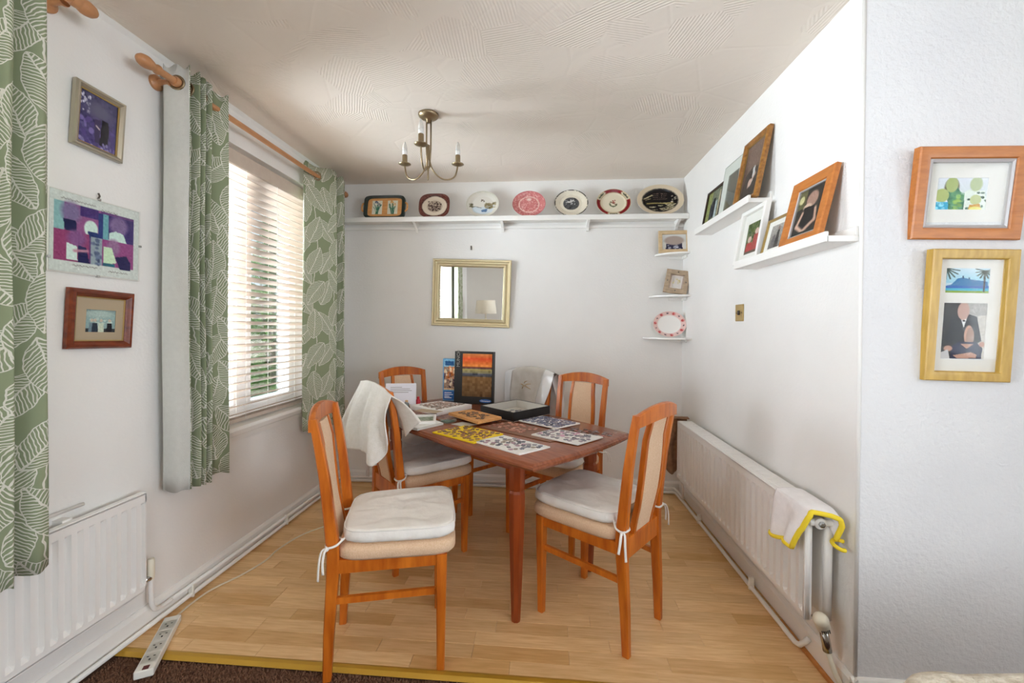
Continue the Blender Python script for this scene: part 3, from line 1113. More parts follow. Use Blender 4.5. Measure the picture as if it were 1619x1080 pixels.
# ------------------------------------------------------------------ what the window shows: garden
struct(MB().box((-14, -6, -.40), (XL - .26, 14, -.30)).build('floor', 'lawn_green'))['label'] = 'lawn'
struct(MB().box((-3.2, 1.0, -.30), (XL - .26, 9.0, -.285)).build('floor', 'paving'))
struct(MB().box((-3, -8, -.40), (6, YR - .14, -.30)).build('floor', 'paving'))
gw = MB().box((-8.3, 2.0, -.3), (-8.1, 14.0, 1.45))
gw.box((-8.34, 2.0, 1.45), (-8.06, 14.0, 1.52))
tag(gw.build('garden_wall', 'pale_render'), 'pale garden wall far beyond the window blind', 'wall')


def shrub(name, x, y, r, h, n, label, seed):
    q = random.Random(seed)
    root = thing(name, label, 'shrub', T(x, y, -.30))
    m = MB()
    for _ in range(n):
        a, zz = q.uniform(0, 2 * PI), q.random()
        rad = r * math.sqrt(q.random()) * (0.35 + 0.65 * math.sin(PI * min(1, zz * .8 + .22)))
        c = Vector((rad * math.cos(a), rad * math.sin(a), .15 + zz * (h - .15)))
        L, wd = q.uniform(.05, .09), q.uniform(.018, .03)
        M = T(*c) @ RZ(q.uniform(0, 6.3)) @ RX(q.uniform(-1, 1)) @ RY(q.uniform(-1, 1))
        m.add([(-L, 0, 0), (0, -wd, .008), (L, 0, 0), (0, wd, .008)], [(0, 1, 2, 3)], M)
    fo = m.build('foliage', 'leaf_green', root)
    fo['kind'] = 'stuff'
    b = MB()
    for i in range(7):
        a = i * 2.4
        b.tube([(.03 * math.cos(a), .03 * math.sin(a), 0), (r * .3 * math.cos(a), r * .3 * math.sin(a), h * .5), (r * .5 * math.cos(a), r * .5 * math.sin(a), h * .9)], [.02, .012, .004], 6)
    b.build('stem', 'bark', root)


shrub('tall_shrub', -3.55, 5.25, .50, 2.9, 2600, 'tall green shrub seen through the blind slats', 4)
shrub('low_shrub', -5.2, 8.3, .9, 1.1, 1800, 'low green bush behind the lower blind slats', 5)

# ================================================================== DINING TABLE
UA = math.radians(48.6)
TU = Vector((math.cos(UA), math.sin(UA), 0))            # across the table
TV = Vector((-math.sin(UA), math.cos(UA), 0))           # along the table, away from the near end
TW, TL, TZ = 0.683, 1.38, 0.722
C1 = Vector((-0.035, 1.488, 0))
TC = C1 + TU * (TW / 2) + TV * (TL / 2)
TM = Matrix(((TU.x, TV.x, 0, TC.x), (TU.y, TV.y, 0, TC.y), (0, 0, 1, 0), (0, 0, 0, 1)))
table = thing('dining_table', 'reddish brown wooden dining table with bowed edges, covered with puzzle boards', 'table', TM)


def bowed(inset, nb=14):
    w, l = TW / 2 - inset, TL / 2 - inset
    pts = []
    for i in range(nb):
        t = -1 + 2 * i / nb
        pts.append((t * w, -l - .022 * (1 - t * t)))
    for i in range(nb):
        t = -1 + 2 * i / nb
        pts.append((w + .038 * (1 - t * t), t * l))
    for i in range(nb):
        t = 1 - 2 * i / nb
        pts.append((t * w, l + .022 * (1 - t * t)))
    for i in range(nb):
        t = 1 - 2 * i / nb
        pts.append((-w - .038 * (1 - t * t), t * l))
    return pts


def stack_rings(rings, cap=True):
    m = MB()
    n = len(rings[0][0])
    for poly, z in rings:
        m.v += [(x, y, z) for x, y in poly]
    for k in range(len(rings) - 1):
        for i in range(n):
            j = (i + 1) % n
            m.f.append((k * n + i, k * n + j, (k + 1) * n + j, (k + 1) * n + i))
    if cap:
        m.f.append(tuple(range(n))[::-1])
        m.f.append(tuple(range((len(rings) - 1) * n, len(rings) * n)))
    return m


stack_rings([(bowed(.016), TZ - .030), (bowed(.006), TZ - .027), (bowed(.0), TZ - .018), (bowed(.001), TZ - .010), (bowed(.006), TZ - .008), (bowed(.010), TZ - .0015), (bowed(.013), TZ)]).build('tabletop', 'table_teak', table, auto=35)
# centre joint of the two leaves
MB().box((-TW / 2 + .0, -.0008, TZ - .001), (TW / 2 + .01, .0008, TZ + .0002)).build('leaf_joint', 'dark_teak', table)
lx0, lx1, ly0, ly1 = -TW / 2 + .118, TW / 2 - .048, -TL / 2 + .200, TL / 2 - .165
for (a, b) in (((lx0, ly0), (lx1, ly0)), ((lx0, ly1), (lx1, ly1))):
    MB().box((a[0], a[1] - .011, TZ - .098), (b[0], a[1] + .011, TZ - .029)).build('apron', 'dark_teak', table)
for xx in (lx0, lx1):
    MB().box((xx - .011, ly0, TZ - .098), (xx + .011, ly1, TZ - .029)).build('apron', 'dark_teak', table)
for (xx, yy) in ((lx0, ly0), (lx1, ly0), (lx0, ly1), (lx1, ly1)):
    m = MB()
    o8 = PI / 8

    def oct_(r, z):
        return [(xx + r * math.cos(o8 + i * PI / 4), yy + r * math.sin(o8 + i * PI / 4), z) for i in range(8)]
    m.bar([oct_(.034, TZ - .029), oct_(.034, TZ - .165), oct_(.031, TZ - .172), oct_(.029, TZ - .176), oct_(.031, TZ - .180), oct_(.035, TZ - .186),
           oct_(.036, TZ - .20), oct_(.034, TZ - .30), oct_(.026, .16), oct_(.020, .012), oct_(.018, 0)])
    m.build('leg', 'dark_teak', table, auto=25)


# ================================================================== CHAIRS
def rpost(s):
    """rear leg and back post in one sweep: (x, y, z, width, depth)"""
    K = [(.140, -.192, 0, .026, .028), (.142, -.186, .16, .030, .034), (.145, -.174, .36, .034, .040), (.146, -.172, .44, .034, .041), (.150, -.184, .56, .031, .037),
         (.154, -.200, .70, .029, .033), (.157, -.219, .82, .028, .030), (.159, -.235, .905, .028, .026)]
    secs = []
    for x, y, z, w, d in K:
        x *= s
        c = .004
        secs.append([(x - w / 2 + c, y - d / 2, z), (x + w / 2 - c, y - d / 2, z), (x + w / 2, y - d / 2 + c, z), (x + w / 2, y + d / 2 - c, z),
                     (x + w / 2 - c, y + d / 2, z), (x - w / 2 + c, y + d / 2, z), (x - w / 2, y + d / 2 - c, z), (x - w / 2, y - d / 2 + c, z)])
    return MB().bar(secs)


def backy(z):
    for (z0, y0), (z1, y1) in zip(BK[:-1], BK[1:]):
        if z <= z1:
            return y0 + (y1 - y0) * (z - z0) / (z1 - z0)
    return BK[-1][1]


BK = [(.36, -.176), (.44, -.176), (.56, -.196), (.70, -.212), (.82, -.227), (.905, -.239)]


def make_chair(name, label, group):
    t = thing(name, label, 'chair', None, group)
    w = 'orange_teak'
    for s in (1, -1):
        # front leg: square, tapering on the inner faces
        K = [(.166, .192, 0, .027), (.168, .192, .20, .032), (.170, .192, .37, .038), (.170, .192, .418, .038)]
        secs = []
        for x, y, z, q in K:
            x *= s
            c = .004
            h = q / 2
            secs.append([(x - h + c, y - h, z), (x + h - c, y - h, z), (x + h, y - h + c, z), (x + h, y + h - c, z), (x + h - c, y + h, z), (x - h + c, y + h, z), (x - h, y + h - c, z), (x - h, y - h + c, z)])
        MB().bar(secs).build('leg', w, t, auto=30)
    for s in (1, -1):
        rpost(s).build('rear_leg', w, t, auto=30)
    # seat rails
    MB().box((-.152, .180, .375), (.152, .200, .418), ch=.003).build('front_rail', w, t)
    for s in (1, -1):
        m = MB()
        m.bar([[(s * .140, -.17, .372), (s * .158, -.17, .372), (s * .158, -.17, .418), (s * .140, -.17, .418)],
               [(s * .160, .18, .378), (s * .180, .18, .378), (s * .180, .18, .418), (s * .160, .18, .418)]])
        m.build('side_rail', w, t)
        m = MB()
        m.bar([[(s * .136, -.178, .262), (s * .150, -.178, .262), (s * .150, -.178, .284), (s * .136, -.178, .284)],
               [(s * .161, .18, .272), (s * .175, .18, .272), (s * .175, .18, .294), (s * .161, .18, .294)]])
        m.build('stretcher', w, t)
    MB().box((-.135, -.188, .352), (.135, -.166, .432), ch=.003).build('back_rail', w, t)
    # crest rail: curved back and arched on top
    secs = []
    n = 14
    for i in range(n + 1):
        u = -1 + 2 * i / n
        x = u * .171
        bow = .018 * (1 - u * u)
        y = -.237 - bow
        zt = .905 + .030 * (1 - u * u)
        zl = .862 + .014 * (1 - u * u)
        secs.append([(x, y - .012, zl), (x, y + .012, zl), (x, y + .010, zt - .003), (x, y + .004, zt), (x, y - .006, zt), (x, y - .012, zt - .004)])
    MB().bar(secs).build('crest_rail', w, t, auto=30)
    # upholstered splat between two slim strips
    nz = 12
    zs = [.425 + (.872 - .425) * i / nz for i in range(nz + 1)]
    hw = [.060 + .012 * math.sin(PI * i / nz) for i in range(nz + 1)]

    def by(z): return backy(z) - .010 * math.sin(PI * (z - .425) / .447) - .012 * max(0, (z - .8) / .07)
    secs = [[(-h, by(z) - .007, z), (h, by(z) - .007, z), (h, by(z) + .006, z), (h * .5, by(z) + .011, z), (-h * .5, by(z) + .011, z), (-h, by(z) + .006, z)] for z, h in zip(zs, hw)]
    MB().bar(secs).build('splat', 'beige_weave', t, auto=40)
    for s in (1, -1):
        secs = [[(s * h, by(z) - .010, z), (s * (h + .018), by(z) - .010, z), (s * (h + .018), by(z) + .010, z), (s * h, by(z) + .010, z)] for z, h in zip(zs, hw)]
        MB().bar(secs).build('splat_strip', w, t)
    # upholstered seat
    seat_pad([(0, .416, .0), (.95, .416, 0), (1.0, .428, 0), (1.0, .450, 0), (.97, .462, 0), (.85, .468, 0), (.5, .471, 0), (.0, .472, 0)], .198, .172, -.165, .246, .05, p=7.0).build('seat', 'beige_weave', t, smooth=True)
    return t


def pad_outline(wf, wb, yb, yf, r, n=72, p=5.0):
    pts = []
    cy, hy = (yb + yf) / 2, (yf - yb) / 2
    for i in range(n):
        a = 2 * PI * i / n
        c, s = math.cos(a), math.sin(a)
        k = (abs(c) ** p + abs(s) ** p) ** (-1 / p)
        y = s * k * hy
        hw = wb + (wf - wb) * (y + hy) / (2 * hy)
        pts.append((c * k * hw, cy + y))
    return pts


def seat_pad(prof, wf, wb, yb, yf, r, p=5.0, wob=None):
    out = pad_outline(wf, wb, yb, yf, r, p=p)
    cy = (yb + yf) / 2
    m = MB()
    n = len(out)
    ks = []
    for k, z, a in prof:
        if k == 0:
            ks.append(None)
            m.v.append((0, cy, z))
            continue
        ks.append(len(m.v))
        for i, (x, y) in enumerate(out):
            dx, dz = (wob(i / n, k, z) if wob else (0, 0))
            m.v.append((x * (k + dx), cy + (y - cy) * (k + dx), z + dz))
    idx = 0
    starts = []
    for k, z, a in prof:
        starts.append((idx, 1 if k == 0 else n))
        idx += starts[-1][1]
    for (a, na), (b, nb) in zip(starts[:-1], starts[1:]):
        for i in range(n):
            j = (i + 1) % n
            if na == 1:
                m.f.append((a, b + j, b + i))
            elif nb == 1:
                m.f.append((a + i, a + j, b))
            else:
                m.f.append((a + i, a + j, b + j, b + i))
    return m


def tie_path(s, seed):
    """a tie from the cushion corner round the post, ending in a loose knot"""
    q = random.Random(seed)
    x = s * .146
    ring = [(s * .120, -.125, .492), (s * .150, -.148, .482), (s * .169, -.165, .474), (s * .172, -.190, .470), (s * .150, -.200, .470), (s * .127, -.196, .472), (s * .123, -.165, .478), (s * .150, -.148, .484)]
    tails = []
    for k in range(2):
        e = q.uniform(.05, .095)
        dx = s * q.uniform(.0, .03)
        tails.append([(s * .170, -.188, .470), (s * .181 + dx * .3, -.196 - .01 * k, .468), (s * .188 + dx * .6, -.200 - .012 * k, .468 - e * .45), (s * .184 + dx, -.198 - .016 * k, .468 - e)])
    return ring, tails


def make_cushion(name, label, group, seed):
    t = thing(name, label, 'cushion', None, group)
    nz = lambda u, k, z: mnoise.noise(Vector((math.cos(u * 6.283) * k * 2.6 + seed * 7, math.sin(u * 6.283) * k * 1.5, seed * 3.1)))

    def wob(u, k, z):
        e = nz(u, k, z)
        if k > .9:
            wr = .011 * math.sin(u * 6.283 * 23 + 3 * e + seed) * (1 if z < .516 and z > .478 else 0)
            return (.012 * e + wr, .0)
        return (.0, .009 * e + .003 * math.sin(9 * e + math.cos(u * 6.283) * k * 6 + seed))
    prof = [(.0, .470, 0), (.6, .470, 0), (.95, .473, 0), (1.005, .482, 0), (1.015, .490, 0), (1.015, .498, 0), (1.01, .506, 0), (1.0, .514, 0), (.985, .519, 0), (.94, .5205, 0), (.86, .5215, 0), (.75, .522, 0), (.65, .522, 0), (.55, .522, 0), (.45, .522, 0), (.35, .522, 0), (.25, .522, 0), (.12, .522, 0), (0, .522, 0)]
    seat_pad(prof, .194, .170, -.150, .240, .05, p=6.0, wob=wob).build('cover', 'cushion_cotton', t, smooth=True)
    out = pad_outline(.194, .170, -.150, .240, .05, p=6.0)
    pts = [(x * 1.0, y, .5165) for x, y in out]
    MB().tube(pts + [pts[0]], .0028, 6, cap=False).build('piping', 'cushion_cotton', t, smooth=True)
    for s in (1, -1):
        ring, tails = tie_path(s, seed * 10 + s)
        m = MB().tube(smoothpath(ring, 4), .0042, 6)
        for tl in tails:
            m.tube(smoothpath(tl, 5), [.0045] * 6 + [.0050] * 9 + [.0055], 6, flat=.55)
        m.lathe([(.002, -.008), (.0075, -.004), (.0085, 0), (.0075, .004), (.002, .008)], 8, T(s * .177, -.193, .469))
        m.build('tie', 'cushion_cotton', t, smooth=True)
    return t


def place(x, y, deg):
    """chair front (+y) turned to face deg"""
    return T(x, y, 0) @ RZ(math.radians(deg - 90))


GC = 'dining chairs round the table'
CH = {
    'A': ((-.590, 1.552, 16.2), 'teak dining chair turned sideways at the left front, nearest the threshold strip'),
    'B': ((-.677, 2.202, 44.5), 'teak dining chair pushed under the left side of the table, white towel over its back'),
    'C': ((-.830, 2.690, 315.), 'teak dining chair at the far left end of the table, behind the upright letter'),
    'D': ((-.222, 2.700, 234.), 'teak dining chair by the back wall with a satin edged blanket over its back'),
    'E': ((.120, 2.462, 237.), 'teak dining chair on the far right side of the table, back left bare'),
    'F': ((.252, 1.788, 141.5), 'teak dining chair at the right front with its back to the radiator'),
}
c0 = None
for k, ((x, y, d), lab) in CH.items():
    if c0 is None:
        c0 = make_chair('dining_chair', lab, GC)
        c0.matrix_world = place(x, y, d)
    else:
        clone(c0, place(x, y, d), lab, GC)
CU = {'A': 'white tied seat cushion on the sideways chair nearest the threshold strip', 'B': 'white tied seat cushion on the chair under the white towel',
      'C': 'white tied seat cushion on the chair at the far left end of the table', 'D': 'white tied seat cushion on the chair under the satin edged blanket',
      'E': 'white tied seat cushion on the bare backed chair at the far right side', 'F': 'white tied seat cushion on the chair with its back to the radiator'}
for i, (k, lab) in enumerate(CU.items()):
    x, y, d = CH[k][0]
    u = make_cushion('seat_cushion', lab, 'white seat cushions', i + 1)
    u.matrix_world = place(x, y, d) @ T(0, .004, 0)


# ------------------------------------------------------------------ white towel over chair B
def lerp_poly(P, t):
    t = max(0, min(1, t)) * (len(P) - 1)
    i = min(int(t), len(P) - 2)
    return Vector(P[i]).lerp(Vector(P[i + 1]), t - i)


MBt = place(*CH['B'][0])
tw = thing('towel', 'white ribbed towel hung over the back of the chair by the left wall', 'towel', MBt)
top = [(-.135, -.275, .900), (-.09, -.282, .935), (.0, -.285, .948), (.09, -.280, .944), (.170, -.268, .925), (.222, -.256, .893)]
bot = [(-.300, -.305, .545), (-.20, -.345, .575), (-.115, -.335, .605), (-.01, -.350, .612), (.075, -.325, .618), (.190, -.325, .575), (.262, -.290, .690)]


def towel_back(u, v):
    a, b = lerp_poly(top, u), lerp_poly(bot, u)
    p = a.lerp(b, v)
    f = math.sin(PI * min(1, v * 1.3) * .5)
    p.y -= .016 * math.sin(u * 17 + 1.2) * f + .010 * math.sin(u * 33) * f + .020 * math.sin(PI * v)
    p.x += .010 * math.sin(v * 6 + u * 3) * f
    return p


ins = [(-.135, -.215, .80), (-.05, -.20, .75), (.05, -.185, .70), (.12, -.17, .73), (.20, -.17, .69), (.30, -.15, .775)]


def towel_front(u, v):
    a, b = lerp_poly(top, u), lerp_poly(ins, u)
    p = a.lerp(b, v)
    p.y += .018 * math.sin(PI * v) + .006 * math.sin(u * 20) * v
    p.z += .006 * math.sin(PI * min(1, v * 2)) * (v < .5)
    return p


MB().sheet(towel_back, 44, 40, None, .005).build('back_drape', 'knit_white', tw, smooth=True)
MB().sheet(towel_front, 40, 20, None, .005).build('front_drape', 'knit_white', tw, smooth=True)

# ------------------------------------------------------------------ satin edged blanket over chair D
MD = place(*CH['D'][0])
bl = thing('blanket', 'sheer grey white blanket with satin border over the chair by the back wall', 'blanket', MD)


def bl_pt(x, v, side):
    """v from 0 at the crest down; side +1 drapes on the seat side, -1 behind"""
    u = x / .17
    zt = .943 - .022 * u * u
    y0 = -.246 - .012 * (1 - u * u)
    if v < .08:
        a = v / .08 * PI / 2
        return Vector((x, y0 + side * .022 * math.sin(a), zt - .016 + .016 * math.cos(a)))
    t = (v - .08) / .92
    z = zt - .018 - t * (.36 if side > 0 else .40)
    return Vector((x + .012 * math.sin(t * 4 + x * 9), backy(z) + (.036 if side > 0 else -.044) + .006 * math.sin(x * 45 + t * 3) * min(1, t * 3) - .012 * (1 - min(1, t * 2)), z))


for nm, x0, x1, mt in (('satin_border', .215, .150, 'satin_white'), ('cloth', .150, -.115, 'sheer_white'), ('satin_border', -.115, -.192, 'satin_white')):
    MB().sheet(lambda u, v: bl_pt(x0 + (x1 - x0) * u + (.05 * v if nm == 'satin_border' and x0 < 0 else (.05 * v * u if x0 > 0 and nm == 'cloth' else 0)), v, 1), 16, 24, None, .0025).build(nm, mt, bl, smooth=True)
MB().sheet(lambda u, v: bl_pt(.20 - .43 * u, v, -1), 30, 24, None, .0025).build('back_drape', 'sheer_white', bl, smooth=True)
MB().sheet(lambda u, v: Vector((-.175 - .045 * math.sin(PI * min(1, v * 2) / 2) + .01 * math.sin(v * 7), -.300 + .07 * u, .905 - .31 * v - .03 * u)), 10, 20, None, .0025).build('satin_border', 'satin_white', bl, smooth=True)
m = MB()
for a, b in (((-.03, .16), (.015, .115)), ((.015, .115), (.055, .15)), ((.015, .115), (-.035, .07)), ((.015, .115), (.03, .06)), ((.02, .16), (.0, .20))):
    pa_, pb_ = bl_pt(a[0], .30 - a[1] + .18, 1) + Vector((0, .004, 0)), bl_pt(b[0], .30 - b[1] + .18, 1) + Vector((0, .004, 0))
    m.tube([pa_, (pa_ + pb_) / 2 + Vector((.004, .002, .004)), pb_], [.002, .0035, .002], 6)
m.build('embroidery', 'pale_wood', bl, smooth=True)

# ================================================================== PICTURES
def frame_ring(w, h, prof):
    """mitred frame: prof = [(inset from the outer edge, forward)] swept round the rectangle w x h, facing -y"""
    vs, fs = [], []
    n = len(prof)
    for cx, cz in ((-1, -1), (1, -1), (1, 1), (-1, 1)):
        for ins, fw in prof:
            vs.append((cx * (w / 2 - ins), -fw, cz * (h / 2 - ins)))
    for k in range(4):
        for i in range(n):
            j = (i + 1) % n
            a, b = k * n, ((k + 1) % 4) * n
            fs.append((a + i, a + j, b + j, b + i))
    return MB().add(vs, fs)


def flat_ring(w, h, iw, ih, y0, y1, cx=0, cz=0):
    m = MB()
    m.box((-w / 2, y0, -h / 2), (cx - iw / 2, y1, h / 2)).box((cx + iw / 2, y0, -h / 2), (w / 2, y1, h / 2))
    m.box((cx - iw / 2, y0, cz + ih / 2), (cx + iw / 2, y1, h / 2)).box((cx - iw / 2, y0, -h / 2), (cx + iw / 2, y1, cz - ih / 2))
    return m


def picture(label, M, w, h, fw, depth, fmat, prints, mount=None, mmat='mount_card', slip=None, slipmat='silver_slip', glass=True, cat='picture', group=None, round_=.25, name='framed_photo', stand=False, inner=None):
    """prints: list of (Paint, w, h, cx, cz) laid behind the mount; the origin is the middle of the back"""
    t = thing(name, label, cat, M, group)
    r = fw * round_
    frame_ring(w, h, [(0, 0), (0, depth - r * .6), (r * .5, depth), (fw * .55, depth), (fw - r * .4, depth - r * .5), (fw, depth - r), (fw, .004), (fw * .5, .0)]).build('frame', fmat, t, auto=35)
    iw, ih = w - 2 * fw, h - 2 * fw
    MB().box((-iw / 2 - .003, -.003, -ih / 2 - .003), (iw / 2 + .003, 0.0, ih / 2 + .003)).build('backing', 'grey_card', t)
    dep = max(.006, depth - r - .004)
    if slip:
        frame_ring(iw, ih, [(0, .004), (0, dep + .003), (slip * .4, dep + .005), (slip, dep + .002), (slip, .004)]).build('slip', slipmat, t, auto=35)
    if inner:
        frame_ring(iw, ih, [(0, .004), (0, dep + .002), (inner, dep + .001), (inner, .004)]).build('gilt_edge', 'fine_gold', t)
    for i, (p, pw, ph, cx, cz) in enumerate(prints):
        print_grid('photograph', p, pw, ph, -.0042, t, cx=cx, cz=cz)
    if mount:
        if len(prints) == 1:
            p, pw, ph, cx, cz = prints[0]
            flat_ring(iw, ih, pw - .003, ph - .003, -.0062, -.0046, cx, cz).build('mount', mmat, t)
        else:
            zs = sorted(prints, key=lambda q: -q[4])
            m = MB()
            edge = ih / 2
            for p, pw, ph, cx, cz in zs:
                a, b = cz + ph / 2 - .0015, cz - ph / 2 + .0015
                m.box((-iw / 2, -.0062, a), (iw / 2, -.0046, edge))
                m.box((-iw / 2, -.0062, b), (cx - pw / 2 + .0015, -.0046, a)).box((cx + pw / 2 - .0015, -.0062, b), (iw / 2, -.0046, a))
                edge = b
            m.box((-iw / 2, -.0062, -ih / 2), (iw / 2, -.0046, edge))
            m.build('mount', mmat, t)
    if glass:
        MB().box((-iw / 2 + .001, -dep - .0005, -ih / 2 + .001), (iw / 2 - .001, -dep + .0010, ih / 2 - .001)).build('glass', 'picture_glass', t)
    if stand:
        MB().box((-.02, 0, -h / 2 + .02), (.02, .003, h * .2), RX(0)).build('strut', 'dark_frame', t)
    return t


LW = RZ(PI / 2)        # hangs on the left wall, facing +x
RW = RZ(-PI / 2)       # stands at the right wall, facing -x


def hang(base, c, tilt=0.0, roll=0.0):
    return T(*c) @ base @ RX(tilt) @ RY(roll)


SKIN = (196, 150, 132)
# -- left wall
p = Paint(66, 84, (66, 60, 104))
p.grad(0, 1, (58, 54, 96), (84, 72, 130)).noise(9, 4).speck(26, (196, 192, 214), .022, (.02, .08, .28, .42)).speck(30, (104, 88, 152), .05, (.0, .45, 1, 1))
p.ell(.52, .30, .30, .15, (92, 88, 118), .9).poly([(.60, .42), (.76, .42), (.80, .60), (.76, .92), (.56, .92), (.58, .60)], (26, 24, 36)).poly([(.40, .46), (.56, .44), (.56, .90), (.44, .90)], (66, 54, 92))
p.line([(.46, .58), (.54, .62)], .02, (206, 190, 196)).speck(12, (150, 140, 190), .03, (.05, .88, .95, .99))
picture('pewter framed photo of a couple in purple light, highest on the left wall', hang(LW, (XL + .006, 1.350, 1.932), .02, math.radians(2.6)), .166, .222, .018, .019, 'pewter_metal', [(p, .128, .184, 0, 0)], round_=.45, inner=.004)
p = Paint(112, 92, (214, 220, 216))
p.rect(.045, .13, .935, .86, (104, 62, 120)).rect(.045, .13, .53, .50, (150, 88, 140)).rect(.045, .13, .14, .48, (140, 186, 188)).ell(.21, .24, .10, .13, (126, 110, 152), .6)
p.poly([(.13, .34), (.26, .34), (.27, .50), (.15, .50)], (24, 28, 76)).rect(.30, .13, .50, .26, (70, 48, 116)).ell(.42, .40, .075, .11, (214, 236, 226), .15).poly([(.38, .43), (.50, .44), (.50, .52), (.40, .52)], (30, 52, 110))
p.rect(.50, .16, .55, .52, (44, 60, 124)).rect(.55, .16, .62, .52, (110, 170, 180)).rect(.62, .16, .935, .54, (58, 40, 108)).ell(.74, .28, .115, .13, (128, 104, 150), .4).poly([(.63, .40), (.70, .36), (.80, .38), (.84, .50), (.72, .53), (.62, .50)], (206, 232, 224))
p.rect(.045, .48, .40, .86, (150, 62, 112)).ell(.27, .56, .10, .11, (136, 86, 140), .6).poly([(.17, .63), (.27, .66), (.28, .84), (.17, .84)], (216, 236, 230)).poly([(.28, .64), (.37, .66), (.41, .86), (.28, .86)], (28, 28, 84)).line([(.25, .72), (.38, .70)], .022, (196, 140, 160))
p.rect(.42, .50, .545, .86, (150, 166, 176)).speck(26, (96, 110, 140), .02, (.43, .51, .54, .85)).rect(.545, .50, .935, .86, (148, 70, 130)).ell(.68, .59, .08, .11, (150, 110, 150), .5).poly([(.56, .60), (.66, .60), (.72, .80), (.56, .84)], (206, 232, 200))
p.poly([(.70, .72), (.84, .68), (.90, .78), (.90, .88), (.76, .88)], (30, 26, 80)).rect(.55, .82, .70, .86, (34, 100, 120)).noise(5, 2)
for a, b, yy in ((.11, .47, .085), (.52, .72, .115), (.22, .50, .905), (.62, .86, .93)):
    n = int((b - a) / .012)
    pts = [(a + (b - a) * i / n, yy + .007 * math.sin(i * 2.3) + .003 * math.sin(i * 5.1)) for i in range(n + 1)]
    p.line(pts, .0045, (110, 104, 100), .8)
t = picture('frameless glass clip picture of four wedding scenes, middle of the left wall', hang(LW, (XL + .004, 1.352, 1.524), .01, math.radians(.3)), .300, .272, .003, .004, 'mount_card', [(p, .292, .264, 0, 0)], glass=False)
MB().box((-.150, -.0075, -.136), (.150, -.0055, .136)).build('glass', 'picture_glass', t)
for cx, cz in ((0, .136), (0, -.136), (.150, 0), (-.148, -.09)):
    MB().box((cx - .004, -.010, cz - .004), (cx + .004, 0, cz + .004), ch=.001).build('clip', 'chrome', t)
MB().tube([(0, 0, .136), (-.004, -.012, .148), (-.010, -.014, .156)], .003, 8).build('hook', 'hook_metal', t)
p = Paint(70, 56, (150, 176, 176))
p.grad(0, .35, (120, 140, 140), (150, 180, 178)).ell(.45, .2, .5, .16, (176, 196, 190), .7).rect(0, .82, 1, 1, (54, 56, 60)).speck(16, (196, 214, 206), .05, (.05, .4, .95, .6), .7)
for cx, col in ((.22, (120, 140, 150)), (.32, (44, 52, 66)), (.52, (206, 216, 196)), (.80, (24, 24, 34))):
    p.ell(cx, .48, .05, .07, (206, 190, 170), .3).poly([(cx - .08, .60), (cx + .08, .60), (cx + .10, 1), (cx - .10, 1)], col)
p.noise(6, 2)
picture('reddish mahogany framed wedding group photo, lowest on the left wall', hang(LW, (XL + .006, 1.357, 1.236), .035, math.radians(1.4)), .216, .206, .026, .022, 'mahogany', [(p, .102, .082, .002, -.006)], mount=True, mmat='taupe_card', inner=.004, round_=.45)

# -- right hand wall, facing the camera (they hang forward from a string)
p = Paint(96, 70, (226, 230, 236))
p.grad(0, .6, (222, 226, 236), (210, 220, 222)).ell(.30, .30, .14, .28, (70, 66, 30), .3).poly([(.20, .40), (.42, .30), (.56, .62), (.60, 1), (.28, 1), (.24, .7)], (52, 110, 78)).speck(40, (86, 150, 100), .05, (.30, .45, .55, 1), .6).speck(14, (150, 190, 80), .05, (.38, .45, .50, 1), .6)
p.poly([(.56, .45), (.64, .36), (.95, .42), (1, .8), (1, 1), (.58, 1)], (226, 236, 226)).speck(10, (60, 90, 70), .03, (.60, .38, 1, .95))
p.ell(.30, .22, .12, .235, (168, 182, 110), .12).ell(.12, .55, .145, .21, (174, 186, 112), .12).ell(.77, .20, .12, .22, (176, 190, 140), .2).ell(.79, .68, .11, .155, (186, 196, 132), .12)
p.poly([(.0, .74), (.26, .74), (.27, 1), (0, 1)], (50, 166, 206)).speck(8, (120, 206, 232), .04, (.02, .76, .24, .98)).poly([(.68, .84), (.88, .80), (.90, .92), (.66, 1)], (206, 150, 40)).ell(.80, .96, .12, .07, (232, 224, 110), .3).noise(4, 2)
picture('wide oak framed photo of a family of four, upper on the wallpapered wall', hang(RZ(0), (1.318, YF - .002, 1.650), math.radians(5.5), math.radians(.9)), .320, .283, .036, .026, 'brown_oak', [(p, .150, .100, -.010, .002)], mount=True, slip=.010, round_=.2)
p1 = Paint(88, 54, (196, 222, 236))
p1.grad(0, .6, (206, 226, 240), (150, 206, 226)).rect(0, .70, 1, .90, (60, 176, 206)).poly([(.15, .66), (.28, .42), (.40, .38), (.60, .46), (.95, .52), (.99, .76), (.04, .78), (.0, .72)], (24, 110, 168)).rect(.02, .70, .98, .80, (20, 92, 176)).rect(.38, .32, .42, .42, (30, 70, 110)).rect(.52, .36, .56, .46, (40, 90, 130))
p1.rect(0, .90, 1, 1, (130, 160, 44)).line([(.885, .28), (.885, .92)], .022, (40, 30, 24))
for i in range(9):
    a = -.2 + i * .45
    p1.line([(.88, .12), (.88 + .20 * math.cos(a), .12 + .30 * math.sin(a))], .022, (48, 54, 36))
for i in range(6):
    a = -.2 + i * .36
    p1.line([(.02, .04), (.02 + .30 * math.cos(a), .04 + .42 * math.sin(a))], .022, (44, 66, 58))
p2 = Paint(84, 112, (120, 110, 112))
p2.rect(0, 0, .42, 1, (44, 40, 42)).rect(.55, 0, 1, .60, (176, 172, 168)).rect(.80, .22, 1, 1, (206, 200, 192)).noise(7, 3)
